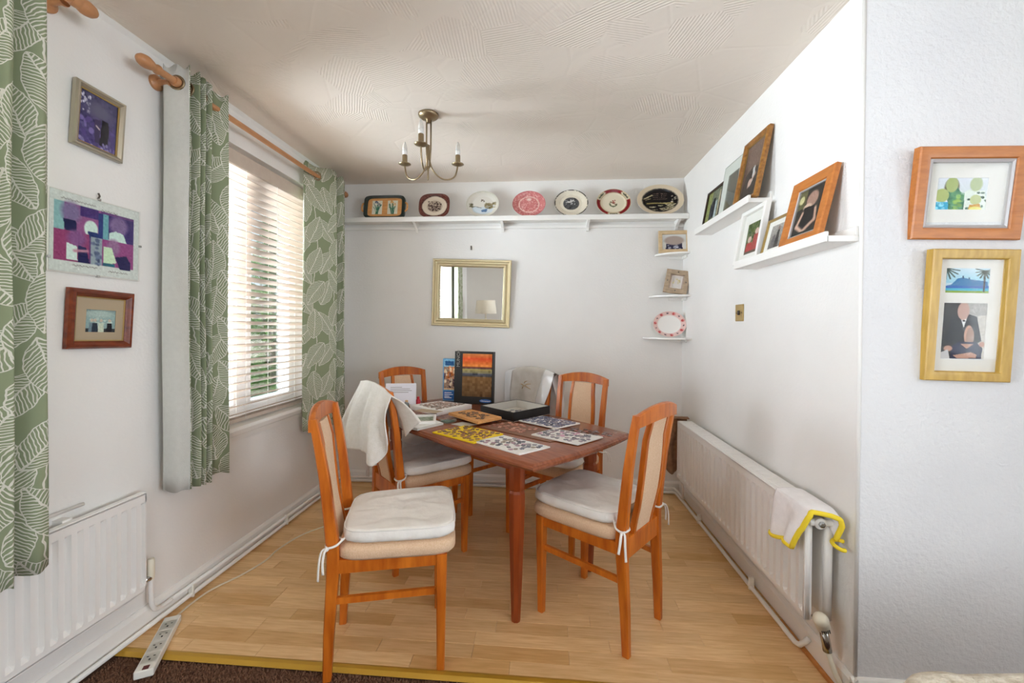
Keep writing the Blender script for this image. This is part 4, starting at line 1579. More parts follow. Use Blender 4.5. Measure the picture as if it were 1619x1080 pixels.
p2.poly([(.20, .24), (.40, .20), (.60, .20), (.78, .24), (.92, .66), (.80, .72), (.20, .72), (.10, .66)], (22, 22, 30)).poly([(.42, .26), (.56, .26), (.50, .44)], (236, 236, 236)).rect(.46, .30, .52, .33, (16, 16, 20))
p2.ell(.47, .145, .135, .155, (196, 160, 148), .1).ell(.62, .56, .10, .17, (206, 160, 138), .15).ell(.66, .60, .09, .17, (170, 136, 120), .12)
p2.poly([(.26, .76), (.42, .68), (.80, .68), (.96, .78), (.94, .98), (.24, .98)], (26, 28, 62)).poly([(.46, .72), (.74, .72), (.60, .80)], SKIN).poly([(.30, .92), (.70, .86), (.84, .90), (.82, .96), (.40, .97)], SKIN).ell(.18, .80, .10, .05, SKIN, .3).ell(.94, .72, .07, .045, SKIN, .3).poly([(0, .88), (.18, .82), (.24, 1), (0, 1)], (206, 204, 206))
p2.rect(0, .975, 1, 1, (226, 226, 222))
picture('honey oak frame with a ship photo above a portrait of two people', hang(RZ(0), (1.327, YF - .002, 1.268), math.radians(2.6), math.radians(.85)), .250, .412, .030, .026, 'honey_oak', [(p1, .130, .080, -.004, .110), (p2, .130, .182, -.004, -.050)], mount=True, round_=.2)


# -- picture ledges on the right wall
def ledge(y0, y1, z, label):
    t = thing('picture_ledge', label, 'shelf', T(XR, (y0 + y1) / 2, z), 'white picture ledges')
    h = (y1 - y0) / 2
    MB().box((-.098, -h, -.020), (0, h, 0), ch=.002).build('board', 'white_gloss', t)
    MB().box((-.104, -h, -.020), (-.092, h, .014), ch=.002).build('front_lip', 'white_gloss', t)
    MB().box((-.010, -h, 0), (0, h, .030), ch=.002).build('back_lip', 'white_gloss', t)
    return t


ledge(1.945, 2.615, 1.812, 'upper white picture ledge on the right wall, farther into the alcove')
ledge(1.428, 2.085, 1.528, 'lower white picture ledge on the right wall, ending at the corner')


def on_ledge(yc, z, h, xb, xt):
    """stands on a ledge, foot at xb and top back edge leaning at xt"""
    a = math.asin((xt - xb) / h)
    return T(xb, yc, z) @ RW @ RX(-a) @ T(0, 0, h / 2)


ZL1, ZL2 = 1.813, 1.529
p = Paint(46, 48, (110, 116, 96))
p.rect(0, .7, 1, 1, (120, 126, 100)).rect(0, 0, .3, 1, (140, 146, 90)).poly([(.25, .4), (.42, .3), (.5, .8), (.25, .85)], (58, 60, 66)).poly([(.44, .25), (.58, .25), (.62, .8), (.46, .8)], (30, 34, 44)).poly([(.58, .35), (.72, .35), (.74, .85), (.6, .85)], (170, 186, 190)).rect(.78, .1, .9, .8, (176, 166, 140)).noise(10, 2)
picture('small dark framed photo at the far end of the upper picture ledge', on_ledge(2.480, ZL1, .225, .955, .994), .225, .225, .012, .014, 'dark_frame', [(p, .203, .203, 0, 0)])
p = Paint(36, 60, (92, 84, 80))
p.grad(0, 1, (104, 94, 90), (74, 72, 66)).ell(.5, .34, .26, .24, (120, 104, 100), .7).poly([(.2, .5), (.5, .42), (.8, .5), (.9, 1), (.1, 1)], (52, 54, 48)).noise(6, 2)
t = picture('frameless clip picture of a dim portrait with green glass edges on the upper ledge', on_ledge(2.252, ZL1, .285, .945, .990), .200, .285, .003, .004, 'grey_card', [(p, .124, .215, .024, -.026)], mount=True, glass=False)
MB().box((-.101, -.0085, -.143), (.101, -.0060, .143)).build('glass', 'green_glass', t)
p = Paint(46, 66, (92, 74, 66))
p.grad(0, .4, (128, 104, 92), (104, 84, 76)).ell(.5, .35, .3, .24, (120, 98, 88), .8).poly([(.2, .55), (.5, .45), (.85, .5), (.95, 1), (.05, 1)], (58, 52, 50)).poly([(.52, .48), (.62, .44), (.66, .62), (.58, .74)], (206, 202, 200)).ell(.48, .72, .10, .07, (200, 170, 156), .4).line([(.40, .78), (.70, .60)], .03, (196, 166, 150)).noise(5, 2)
picture('tall brown gilt framed portrait at the near end of the upper picture ledge', on_ledge(2.040, ZL1, .325, .949, 1.010), .228, .325, .024, .022, 'gilt_brown', [(p, .184, .281, 0, 0)], inner=.003, round_=.5)
p = Paint(40, 56, (96, 104, 66))
p.rect(0, 0, 1, .35, (92, 106, 58)).speck(40, (60, 80, 40), .05, (0, 0, 1, .5)).ell(.78, .32, .16, .10, (206, 176, 166), .3).poly([(.6, .4), (.98, .4), (1, 1), (.5, .95)], (168, 70, 66)).ell(.28, .52, .15, .10, (206, 176, 162), .3).poly([(.1, .62), (.5, .62), (.6, .95), (0, .98)], (176, 62, 60)).rect(0, .9, 1, 1, (96, 82, 70)).noise(9, 2)
picture('white box framed photo of two people in red, far end of the lower ledge', on_ledge(2.022, ZL2, .262, .952, .996), .226, .262, .020, .024, 'white_gloss', [(p, .118, .150, .004, -.012)], mount=True, round_=.15)
p = Paint(40, 40, (150, 144, 140))
p.grad(0, 1, (170, 164, 160), (120, 116, 112)).poly([(.5, .2), (.66, .2), (.75, 1), (.42, 1)], (62, 58, 60)).poly([(.2, .45), (.4, .4), (.45, 1), (.1, 1)], (108, 104, 106)).ell(.58, .16, .08, .09, (150, 130, 122), .3).noise(8, 2)
picture('thin gilt framed small photo between white and oak frames on the lower ledge', on_ledge(1.812, ZL2, .165, .950, .988), .170, .165, .010, .014, 'fine_gold', [(p, .098, .104, 0, 0)], mount=True)
p = Paint(60, 74, (44, 40, 36))
p.rect(0, 0, .3, .4, (96, 92, 60)).ell(.12, .2, .1, .09, (196, 190, 140), .4).ell(.55, .26, .22, .17, (166, 130, 116), .25).ell(.42, .40, .16, .07, (206, 176, 158), .3).poly([(.30, .40), (.70, .42), (.80, .70), (.72, .92), (.30, .90), (.26, .60)], (24, 22, 26))
p.line([(.28, .52), (.14, .78), (.40, .92)], .055, (206, 166, 146)).line([(.76, .50), (.82, .74), (.44, .92)], .055, (200, 160, 140)).rect(.0, .93, 1, 1, (40, 44, 40)).noise(5, 2)
picture('wide oak framed portrait in a dark dress, near end of the lower ledge', on_ledge(1.614, ZL2, .268, .945, 1.006), .240, .268, .040, .020, 'brown_oak', [(p, .152, .180, 0, 0)], slip=.005, round_=.2)

# ================================================================== PLATE SHELF
ps = thing('plate_shelf', 'long white plate shelf running along the top of the back wall', 'shelf', T(-.275, YB, 2.028))
MB().box((-1.31, -.125, -.018), (1.288, 0, 0), ch=.002).build('board', 'white_gloss', ps)
MB().box((-1.31, -.132, -.030), (1.288, -.122, .006), ch=.002).build('front_lip', 'white_gloss', ps)
MB().box((-1.31, -.018, -.062), (1.288, 0, -.040), ch=.003).build('wall_rail', 'white_gloss', ps)
for bx in (-1.287 + .58, -.045, .59, 1.235):
    m = MB()
    m.prism([(0, -.018), (-.105, -.018), (-.100, -.030), (-.060, -.046), (-.026, -.062), (-.018, -.085), (0, -.085)], -.009, .009, Matrix(((0, 0, 1, bx), (1, 0, 0, 0), (0, 1, 0, 0), (0, 0, 0, 1))))
    m.build('bracket', 'white_gloss', ps)


def disc_plate(label, x, w, h, painter, mat='glazed_print', depth=.018, superp=2.0, lean=.17, zb=2.030, yb=3.052, base=None, cat='plate', group='plates on the long shelf', name='display_plate', pow_rim=.66, kwargs=None):
    """a dish standing on its rim, leaning on the wall; painter fills a Paint of its face"""
    t = thing(name, label, cat, T(x, yb, zb) @ RX(-lean) @ T(0, 0, h / 2), group)
    N, Rn = 88, 26
    p = Paint(121, 121, (226, 220, 206), asp=1.0)
    painter(p)
    C = p.linear()
    vs, cols, fs = [], [], []
    for k in range(Rn + 1):
        r = k / Rn
        if r < pow_rim:
            dy = depth * .9
        else:
            q = (r - pow_rim) / (1 - pow_rim)
            dy = depth * .9 * (1 - min(1, q * 1.0) ** .8)
        for i in range(N):
            a = 2 * PI * i / N
            c, s = math.cos(a), math.sin(a)
            kk = (abs(c) ** superp + abs(s) ** superp) ** (-1 / superp)
            X, Z = c * kk * r, s * kk * r
            vs.append((X * w / 2, -depth + dy, Z * h / 2))
            ix, iy = int(round((X * .5 + .5) * 120)), int(round((.5 - Z * .5) * 120))
            cols.append(C[min(120, max(0, iy)), min(120, max(0, ix))])
    for k in range(Rn):
        for i in range(N):
            j = (i + 1) % N
            fs.append((k * N + i, k * N + j, (k + 1) * N + j, (k + 1) * N + i))
    o = color_mesh('face', vs, fs, np.array(cols), mat, t, smooth=True)
    m = MB()
    for rr_k, yy in ((1.0, -depth), (1.0, -depth + .004), (.70, .003), (.62, .006), (.60, .006), (.0, .004)):
        for i in range(N):
            a = 2 * PI * i / N
            c, s = math.cos(a), math.sin(a)
            kk = (abs(c) ** superp + abs(s) ** superp) ** (-1 / superp)
            m.v.append((c * kk * rr_k * w / 2, yy, s * kk * rr_k * h / 2))
    for k in range(5):
        for i in range(N):
            j = (i + 1) % N
            m.f.append((k * N + i, k * N + j, (k + 1) * N + j, (k + 1) * N + i))
    m.build('back', base or 'mount_card', t, smooth=True)
    return t


def pl_brown(p):
    p.c[:] = (104, 58, 50)
    p.noise(10, 2).ring(.5, .5, .405, .43, (60, 38, 32)).ell(.5, .5, .40, .40, (216, 202, 182), .04).ell(.5, .5, .245, .235, (176, 158, 140), .06)
    p.speck(90, (84, 66, 60), .022, (.30, .30, .70, .70), .9, 40).ring(.5, .5, .235, .26, (196, 180, 160))


def pl_snow(p):
    p.c[:] = (206, 202, 190)
    p.ring(.5, .5, .46, .5, (196, 192, 178)).ell(.5, .46, .40, .36, (214, 210, 200), .3).poly([(.14, .52), (.40, .60), (.86, .52), (.80, .80), (.5, .88), (.22, .78)], (196, 206, 212))
    p.speck(40, (128, 116, 84), .03, (.56, .44, .90, .64), .8).speck(14, (108, 104, 80), .03, (.12, .46, .24, .60), .8).speck(8, (96, 80, 66), .02, (.44, .30, .54, .38), .8).poly([(.46, .70), (.66, .64), (.62, .78), (.48, .78)], (92, 118, 150)).line([(.26, .56), (.46, .62)], .012, (110, 106, 100))


def pl_pink(p):
    p.c[:] = (196, 120, 118)
    p.speck(260, (222, 170, 164), .018, (0, 0, 1, 1), .9, 14).speck(120, (176, 92, 96), .018, (0, 0, 1, 1), .8, 12).ring(.5, .5, .285, .315, (226, 190, 180)).ring(.5, .5, .475, .5, (184, 106, 108)).ell(.5, .30, .07, .05, (228, 204, 196), .5)


def pl_black(p):
    p.c[:] = (222, 214, 196)
    p.ring(.5, .5, .478, .505, (64, 58, 50)).ring(.5, .5, .33, .345, (208, 200, 182)).ell(.5, .5, .255, .235, (88, 88, 88), .05).speck(70, (62, 62, 64), .026, (.30, .30, .70, .70), .8, 30).speck(18, (186, 186, 184), .018, (.34, .36, .62, .58), .8).ring(.5, .5, .245, .30, (222, 214, 196)).poly([(.36, .44), (.58, .34), (.60, .40), (.44, .48)], (196, 194, 190))


def pl_red(p):
    p.c[:] = (128, 28, 34)
    p.ell(.5, .5, .385, .385, (224, 214, 190), .03)
    for a0 in (-.62, -2.52, 1.57):
        for i in range(9):
            a = a0 - .28 + i * .07
            p.ell(.5 + .44 * math.cos(a), .5 + .44 * math.sin(a), .05, .05, (214, 204, 176), .2)
        for i in range(5):
            a = a0 - .2 + i * .1
            p.ell(.5 + .44 * math.cos(a), .5 + .44 * math.sin(a), .022, .03, (84, 82, 66), .4)
    p.ring(.5, .5, .485, .51, (206, 190, 150)).ring(.5, .5, .383, .392, (176, 150, 110))
    for i in range(16):
        a = .2 + i * .26
        p.ell(.5 + .10 * math.cos(a), .53 + .10 * math.sin(a), .024, .024, (96, 104, 74), .3, (.3 if 3.3 < a < 5.6 else 1))
    p.speck(9, (150, 60, 50), .018, (.44, .40, .56, .50)).line([(.42, .46), (.58, .56)], .014, (110, 60, 46))


def pl_oval(p):
    p.c[:] = (214, 198, 172)
    p.ell(.5, .5, .385, .385, (24, 20, 20), .04)
    for i in range(26):
        y = .58 + (i % 6) * .045
        x = p.rg.uniform(.22, .78)
        if ((x - .5) / .37) ** 2 + ((y - .5) / .37) ** 2 < 1:
            p.line([(x - .05, y), (x, y + .012), (x + .05, y - .004)], .010, (206, 196, 160))
    p.line([(.22, .60), (.40, .585), (.60, .60), (.78, .575)], .016, (176, 160, 96)).line([(.16, .44), (.24, .40), (.34, .32)], .016, (206, 190, 150)).line([(.20, .48), (.30, .44)], .012, (176, 160, 120))
    for i in range(4):
        p.line([(.36, .28 + i * .06), (.66, .27 + i * .06)], .006, (120, 100, 90))
    p.speck(8, (226, 216, 190), .016, (.74, .34, .84, .56), .8)


ZP = 2.030
tray = thing('serving_tray', 'green rimmed wooden tray with two flower tiles at the left end of the plate shelf', 'tray', T(-1.212, 3.050, ZP) @ RX(-.16) @ T(0, 0, .090), 'plates on the long shelf')
ro = pad_outline(.158, .158, -.090, .090, 0, n=64, p=7)
ri = pad_outline(.134, .134, -.074, .074, 0, n=64, p=7)
XZ = Matrix(((1, 0, 0, 0), (0, 0, -1, 0), (0, 1, 0, 0), (0, 0, 0, 1)))
m = MB()
n = 64
for ring_, z in ((ro, 0), (ro, .024), (ri, .016), (ri, .006)):
    m.v += [tuple(XZ @ Vector((x, y, z))) for x, y in ring_]
for k in range(3):
    for i in range(n):
        j = (i + 1) % n
        m.f.append((k * n + i, k * n + j, (k + 1) * n + j, (k + 1) * n + i))
m.f.append(tuple(range(n)))
plain('bottle_green', (38, 50, 46), 0.3)
m.build('rim', 'bottle_green', tray, auto=40)
MB().prism(ri, .002, .0075, XZ).build('base', 'sorting_board', tray)
for s, seed in ((-1, 3), (1, 4)):
    p = Paint(40, 50, (226, 224, 206))
    q = random.Random(seed)
    for i in range(15):
        x0 = q.uniform(.35, .65)
        x1 = q.uniform(.08, .92)
        p.line([(x0, .98), ((x0 + x1) / 2, .6), (x1, q.uniform(.15, .5))], .026, (40 + 20 * (i % 3), 100 + 14 * (i % 3), 92))
    p.speck(8, (206, 160, 96) if s > 0 else (90, 100, 120), .06, (.3, .05, .8, .35))
    print_grid('tile', p, .078, .108, -.0085, tray, 'glazed_print', cx=s * .060, cz=0)
for s in (-1, 1):
    m = MB().tube(smoothpath([(s * .156, -.012, .034), (s * .172, -.014, .024), (s * .176, -.014, 0), (s * .172, -.014, -.024), (s * .156, -.012, -.034)], 4), .007, 8)
    m.build('handle', 'sorting_board', tray, smooth=True)
disc_plate('octagonal plate with brown rim and dark floral centre, second on the plate shelf', -.830, .236, .192, pl_brown, superp=3.2)
disc_plate('pale plate with a snowy river landscape, third on the plate shelf', -.466, .246, .206, pl_snow)
disc_plate('pink and white transfer printed plate in the middle of the plate shelf', -.120, .244, .200, pl_pink)
disc_plate('cream plate with black rim line and a small dark scene, right of the pink plate', .190, .244, .204, pl_black)
disc_plate('cream plate with dark red rim and three lettered panels on the plate shelf', .494, .246, .204, pl_red)
disc_plate('large oval platter with a black ship scene at the right end of the plate shelf', .826, .330, .232, pl_oval)


# ================================================================== CORNER SHELVES
def corner_shelf(z, r, label):
    t = thing('corner_shelf', label, 'shelf', T(XR, YB, z), 'white corner shelves')
    pts = [(0, 0)]
    for i in range(13):
        a = PI + PI / 2 * i / 12
        k = 1.0
        pts.append((r * math.cos(a) * k, r * .72 * math.sin(a) * k))
    MB().prism([pts[0]] + pts[1:], -.012, 0).build('board', 'white_gloss', t)
    MB().box((-.10, -.012, -.034), (-.004, 0, -.012), ch=.002).box((-.012, -.10, -.034), (0, -.012, -.012), ch=.002).build('bracket', 'white_gloss', t)
    return t


corner_shelf(1.762, .205, 'top small white corner shelf in the back right corner')
corner_shelf(1.458, .245, 'middle white corner shelf in the back right corner')
corner_shelf(1.155, .285, 'bottom white corner shelf in the back right corner')
p = Paint(40, 28, (226, 224, 222))
p.grad(0, .5, (230, 232, 236), (214, 216, 216)).poly([(.18, .62), (.82, .58), (.86, 1), (.14, 1)], (44, 42, 70)).speck(10, (190, 190, 206), .05, (.2, .7, .8, .98)).ell(.5, .40, .40, .30, (178, 160, 152), .25)
picture('pale wood framed group photo on the top corner shelf', T(.930, 3.068, 1.763) @ RZ(-.08) @ RX(-.12) @ T(0, 0, .082), .218, .164, .026, .020, 'pale_wood', [(p, .166, .112, 0, 0)], round_=.2)
p = Paint(34, 46, (214, 208, 200))
p.rect(.02, .02, .98, .98, (196, 170, 156)).rect(.07, .05, .93, .95, (224, 218, 212))
for i in range(9):
    p.line([(.2, .14 + i * .085), (.8, .14 + i * .085)], .014, (150, 140, 140), .8)
p.speck(12, (206, 190, 130), .05, (.25, .3, .75, .6), .7)
t = picture('grey wood frame with a small printed verse on the middle corner shelf', T(.925, 3.045, 1.459) @ RZ(-.25) @ RX(-.18) @ RY(math.radians(10)) @ T(0.0, 0, .096), .158, .172, .034, .024, 'grey_wood', [(p, .088, .104, 0, 0)], glass=False, round_=.15)
for cx, cz in ((0, .069), (0, -.069), (.062, 0), (-.062, 0)):
    MB().lathe([(.0045, 0), (.0045, .004), (.002, .006)], 10, T(cx, -.024, cz) @ RX(PI / 2)).build('stud', 'hook_metal', t)


def pl_roses(p):
    p.c[:] = (228, 196, 190)
    p.ell(.5, .5, .36, .36, (240, 238, 234), .05)
    for i in range(14):
        a = i * 2 * PI / 14 + .1
        cx, cy = .5 + .43 * math.cos(a), .5 + .43 * math.sin(a)
        if i % 2:
            p.ell(cx, cy, .045, .045, (190, 60, 62), .5)
            p.ell(cx + .02, cy - .01, .02, .02, (226, 140, 136), .5)
        else:
            p.ell(cx, cy, .026, .026, (52, 40, 56), .4)


disc_plate('small oval plate with a border of red roses on the bottom corner shelf', .900, .232, .186, pl_roses, lean=.14, zb=1.157, yb=3.060, name='oval_plate', group=None)

# ================================================================== MIRROR, SWITCH, HOOK
mir = thing('wall_mirror', 'champagne gold framed mirror hanging slightly crooked on the back wall', 'mirror', T(-.558, YB - .003, 1.477) @ RX(math.radians(1.6)) @ RY(math.radians(1.6)))
frame_ring(.604, .512, [(0, 0), (0, .020), (.006, .026), (.014, .024), (.020, .014), (.030, .012), (.042, .022), (.050, .023), (.056, .014), (.060, .012), (.060, .004)]).build('frame', 'champagne_metal', mir, auto=30)
MB().box((-.246, -.0085, -.200), (.246, -.006, .200)).build('mirror_glass', 'mirror_silver', mir)
MB().box((-.27, -.005, -.225), (.27, 0, .225)).build('backing', 'grey_card', mir)
hk = MB().box((-.006, -.004, -.016), (.006, 0, .016), ch=.001).tube([(0, -.004, .006), (0, -.014, -.004), (0, -.012, -.014), (0, -.006, -.012)], .003, 8)
for v in range(len(hk.v)):
    hk.v[v] = (hk.v[v][0] - .563, hk.v[v][1] + YB, hk.v[v][2] + 1.825)
tag(hk.build('picture_hook', 'hook_metal'), 'small empty picture hook on the back wall above the gold mirror', 'hook')
sw = thing('light_switch', 'brass single light switch on the right wall below the picture ledge', 'switch', T(XR, 2.238, 1.304) @ RW)
MB().box((-.043, -.006, -.044), (.043, 0, .044), ch=.003).build('plate', 'polished_brass', sw)
MB().box((-.008, -.012, -.012), (.008, -.005, .012), ch=.002).build('rocker', 'dark_slot', sw)
for s in (-1, 1):
    MB().lathe([(.004, 0), (.004, .002), (.001, .003)], 8, T(s * .030, -.006, 0) @ RX(PI / 2)).build('screw', 'antique_brass', sw)

# ================================================================== CEILING LIGHT
la = thing('ceiling_light', 'antique brass three arm ceiling light with candle bulbs above the table', 'ceiling light', T(-.612, 2.125, HC))
MB().lathe([(.052, 0), (.053, -.006), (.050, -.014), (.040, -.022), (.026, -.027), (.012, -.030), (.010, -.045)][::-1], 28).build('ceiling_rose', 'antique_brass', la, smooth=True)
MB().tube([(0.012, .006, -.03), (0.012, .006, -.18), (.006, .003, -.28)], .0042, 10).tube([(-.008, -.004, -.03), (-.008, -.004, -.18), (-.004, -.002, -.29)], .0042, 10).lathe([(.002, -.345), (.005, -.335), (.004, -.30), (.006, -.285), (.004, -.27)], 12).build('stem', 'antique_brass', la, smooth=True)
for i, a in enumerate((-1.50, .58, 2.70)):
    dx, dy = math.cos(a), math.sin(a)
    r = .165
    pth = smoothpath([(.004 * dx, .004 * dy, -.16), (.008 * dx, .008 * dy, -.24), (.030 * dx, .030 * dy, -.292), (.075 * dx, .075 * dy, -.322), (.120 * dx, .120 * dy, -.318), (.152 * dx, .152 * dy, -.290), (r * dx, r * dy, -.232)], 6)
    arm = MB().tube(pth, .0042, 8).build('arm', 'antique_brass', la, smooth=True)
    M = T(r * dx, r * dy, -.232)
    MB().lathe([(.004, -.008), (.012, -.006), (.026, -.001), (.033, .003), (.032, .005), (.020, .003), (.011, .004)], 22, M).build('drip_pan', 'antique_brass', arm, smooth=True)
    MB().lathe([(.0125, .002), (.0135, .006), (.0135, .050), (.0125, .052), (.008, .052)], 18, M).build('candle_tube', 'antique_brass', arm, auto=40)
    MB().lathe([(.010, .052), (.0125, .056), (.0135, .066), (.0125, .078)], 16, M).build('bulb_base', 'bulb_opal', arm, smooth=True)
    MB().lathe([(.0125, .078), (.0130, .086), (.0115, .098), (.0075, .112), (.003, .122), (.001, .124)], 16, M).build('bulb', 'bulb_frosted', arm, smooth=True)

# ================================================================== THINGS ON THE TABLE
def board(name, label, mat, corners, z0, th, cat='board', group=None, ch=.0015):
    c = Vector((sum(p[0] for p in corners) / 4, sum(p[1] for p in corners) / 4, 0))
    m = MB()
    vs = [(x - c.x, y - c.y, 0) for x, y in corners]
    k = 1 - ch / .1
    m.v = [(x, y, 0) for x, y, _ in vs] + [(x, y, th - ch) for x, y, _ in vs] + [(x * k, y * k, th) for x, y, _ in vs]
    for i in range(4):
        j = (i + 1) % 4
        m.f += [(i, j, 4 + j, 4 + i), (4 + i, 4 + j, 8 + j, 8 + i)]
    m.f += [(3, 2, 1, 0), (8, 9, 10, 11)]
    o = m.build(name, mat)
    o.location = (c.x, c.y, z0)
    tag(o, label, cat, group)
    return o


ZT = TZ + .0004
BD = {
    'yellow': [(-.517, 1.894), (-.294, 1.737), (-.184, 1.897), (-.388, 2.039)],
    'whitef': [(-.297, 1.760), (-.091, 1.599), (.029, 1.712), (-.180, 1.872)],
    'whiter': [(-.055, 1.889), (.145, 1.746), (.268, 1.878), (.049, 2.007)],
    'blue': [(-.130, 2.166), (.062, 2.012), (.188, 2.138), (-.008, 2.288)],
    'brown': [(-.318, 2.032), (.030, 1.790), (.150, 1.930), (-.185, 2.150)],
}
board('puzzle_board', 'thin brown puzzle board lying flat between the yellow and the blue covered boards', 'brown_board', BD['brown'], ZT, .0035)
board('sorting_board', 'bright yellow sorting board with mauve puzzle pieces near the table edge', 'yellow_board', BD['yellow'], ZT, .006)
board('sorting_board', 'white sorting board with grey and pink pieces, frontmost on the table', 'white_board', BD['whitef'], ZT, .006)
board('sorting_board', 'white sorting board with a pink patch of pieces, rightmost on the table', 'white_board', BD['whiter'], ZT + .0036, .006)
board('sorting_board', 'sorting board covered with blue grey pieces in front of the black box', 'white_board', BD['blue'], ZT + .0036, .006)


def jig(seed):
    q = random.Random(seed)
    s = .0088
    pts = []
    for k in range(4):
        a0, a1 = PI / 4 + k * PI / 2, PI / 4 + (k + 1) * PI / 2
        A = Vector((math.cos(a0), math.sin(a0))) * s * 1.414
        B = Vector((math.cos(a1), math.sin(a1))) * s * 1.414
        d = q.choice((1, 1, -1))
        n = Vector((math.cos((a0 + a1) / 2), math.sin((a0 + a1) / 2))) * d
        pts.append(A)
        for t, e in ((.40, 0), (.36, .16), (.42, .30), (.58, .30), (.64, .16), (.60, 0)):
            pts.append(A.lerp(B, t) + n * e * s * 1.6)
    return [(p.x, p.y) for p in pts]


JM = []
for i in range(4):
    m = MB().prism(jig(i + 2), 0, .0019)
    o = m.build('puzzle_piece', 'puzzle_print')
    JM.append(o.data)
    bpy.data.objects.remove(o)


def inside(poly, x, y, pad):
    n = len(poly)
    for i in range(n):
        (x0, y0), (x1, y1) = poly[i], poly[(i + 1) % n]
        L = math.hypot(x1 - x0, y1 - y0)
        if ((x1 - x0) * (y - y0) - (y1 - y0) * (x - x0)) / L < pad:
            return False
    return True


def scatter(poly, n, z, palette, label, group, seed, pad=.014, dmin=.0185, dense=None):
    q = random.Random(seed)
    xs, ys = [p[0] for p in poly], [p[1] for p in poly]
    done, tries = [], 0
    while len(done) < n and tries < 9000:
        tries += 1
        x, y = q.uniform(min(xs), max(xs)), q.uniform(min(ys), max(ys))
        if not inside(poly, x, y, pad) or any((x - a) ** 2 + (y - b) ** 2 < dmin ** 2 for a, b in done):
            continue
        if dense and q.random() > dense(x, y):
            continue
        done.append((x, y))
        o = bpy.data.objects.new('puzzle_piece', q.choice(JM))
        COL.objects.link(o)
        o.location = (x, y, z)
        o.rotation_euler = (0, 0, q.uniform(0, 6.28))
        o.scale = (.86, .86, 1)
        c = q.choice(palette)
        v = q.uniform(-14, 14)
        o.color = rgb(*[min(255, max(0, k + v)) for k in c])
        fx, fy = (x - sum(xs) / len(xs)) / (max(xs) - min(xs)), (y - sum(ys) / len(ys)) / (max(ys) - min(ys))
        side = 'left' if fx < -.12 else 'right' if fx > .12 else 'middle'
        deep = 'near' if fy < -.12 else 'far' if fy > .12 else 'central'
        where = {'middlecentral': 'in the centre', 'leftcentral': 'at the left', 'rightcentral': 'at the right', 'middlenear': 'at the near end', 'middlefar': 'at the far end'}.get(side + deep, 'at the %s %s' % (deep, side))
        tag(o, '%s, %s' % (label, where), 'puzzle piece', group)
    return done


scatter(BD['yellow'], 56, ZT + .0062, [(132, 84, 66), (150, 92, 80), (120, 86, 60), (160, 112, 92), (104, 76, 66)], 'mauve brown puzzle piece on the yellow board', 'puzzle pieces on the yellow board', 1)
scatter(BD['whitef'], 40, ZT + .0062, [(112, 114, 130), (136, 130, 136), (172, 138, 152), (92, 94, 104), (146, 134, 120)], 'grey puzzle piece on the frontmost white board', 'puzzle pieces on the front white board', 2, dense=lambda x, y: .9 if math.hypot(x + .13, y - 1.735) < .085 else .12)
scatter(BD['whiter'], 46, ZT + .0098, [(112, 112, 124), (144, 134, 146), (210, 162, 186), (96, 98, 110), (170, 150, 158)], 'grey puzzle piece on the rightmost white board', 'puzzle pieces on the right white board', 3)
scatter(BD['blue'], 84, ZT + .0098, [(88, 96, 126), (110, 116, 144), (72, 76, 104), (146, 146, 162), (116, 108, 126)], 'blue grey puzzle piece on the board before the black tray', 'puzzle pieces on the blue covered board', 4, dmin=.0165, pad=.011)
scatter(BD['brown'], 34, ZT + .0037, [(196, 140, 120), (176, 116, 96), (206, 160, 140)], 'pinkish puzzle piece on the brown board', 'puzzle pieces on the brown board', 5, dense=lambda x, y: 1.0 if inside([(-.29, 2.05), (-.10, 1.93), (.02, 2.05), (-.17, 2.15)], x, y, 0) and not inside(BD['blue'], x, y, -.02) and not inside(BD['whiter'], x, y, -.02) and not inside(BD['yellow'], x, y, -.02) else 0)
scatter([(.105, 2.03), (.27, 1.90), (.345, 1.95), (.17, 2.09)], 22, ZT, [(112, 104, 104), (132, 122, 120), (150, 96, 92), (96, 92, 96)], 'grey puzzle piece on the bare table top', 'puzzle pieces on the bare table', 6, pad=.004)

# orange wooden board resting on a glass dish
OB = [(-.517, 2.222), (-.322, 2.024), (-.218, 2.150), (-.411, 2.324)]
board('wooden_board', 'orange wooden board with dark pieces left of the black box', 'sorting_board', OB, .7375, .014, ch=.003)
scatter(OB, 22, .7518, [(66, 58, 54), (92, 80, 76), (120, 100, 84)], 'dark puzzle piece on the orange wooden board', 'puzzle pieces on the orange board', 7, pad=.03)
dish = thing('glass_dish', 'small round green glass dish half under the orange wooden board', 'dish', T(-.497, 2.118, ZT))
MB().lathe([(.030, 0), (.044, .004), (.048, .012), (.046, .0135), (.041, .008), (.028, .004), (.001, .004)], 28).build('bowl', 'bottle_glass' if 'bottle_glass' in MATS else 'green_glass', dish, smooth=True)
plain('sea_green', (96, 122, 108), 0.2)
MB().lathe([(.001, .0042), (.030, .0042), (.034, .007), (.001, .0075)], 20).build('filling', 'sea_green', dish, smooth=True)
board('paper_slip', 'grey slip of paper lying in front of the glass dish', 'grey_card', [(-.470, 2.075), (-.395, 2.030), (-.335, 2.085), (-.420, 2.130)], ZT, .0012)
# support under the far side of the orange board: a small stack of card
board('card_pad', 'dark card pad holding up the far side of the orange board', 'brown_board', [(-.400, 2.190), (-.330, 2.110), (-.275, 2.165), (-.345, 2.245)], ZT, .0150)

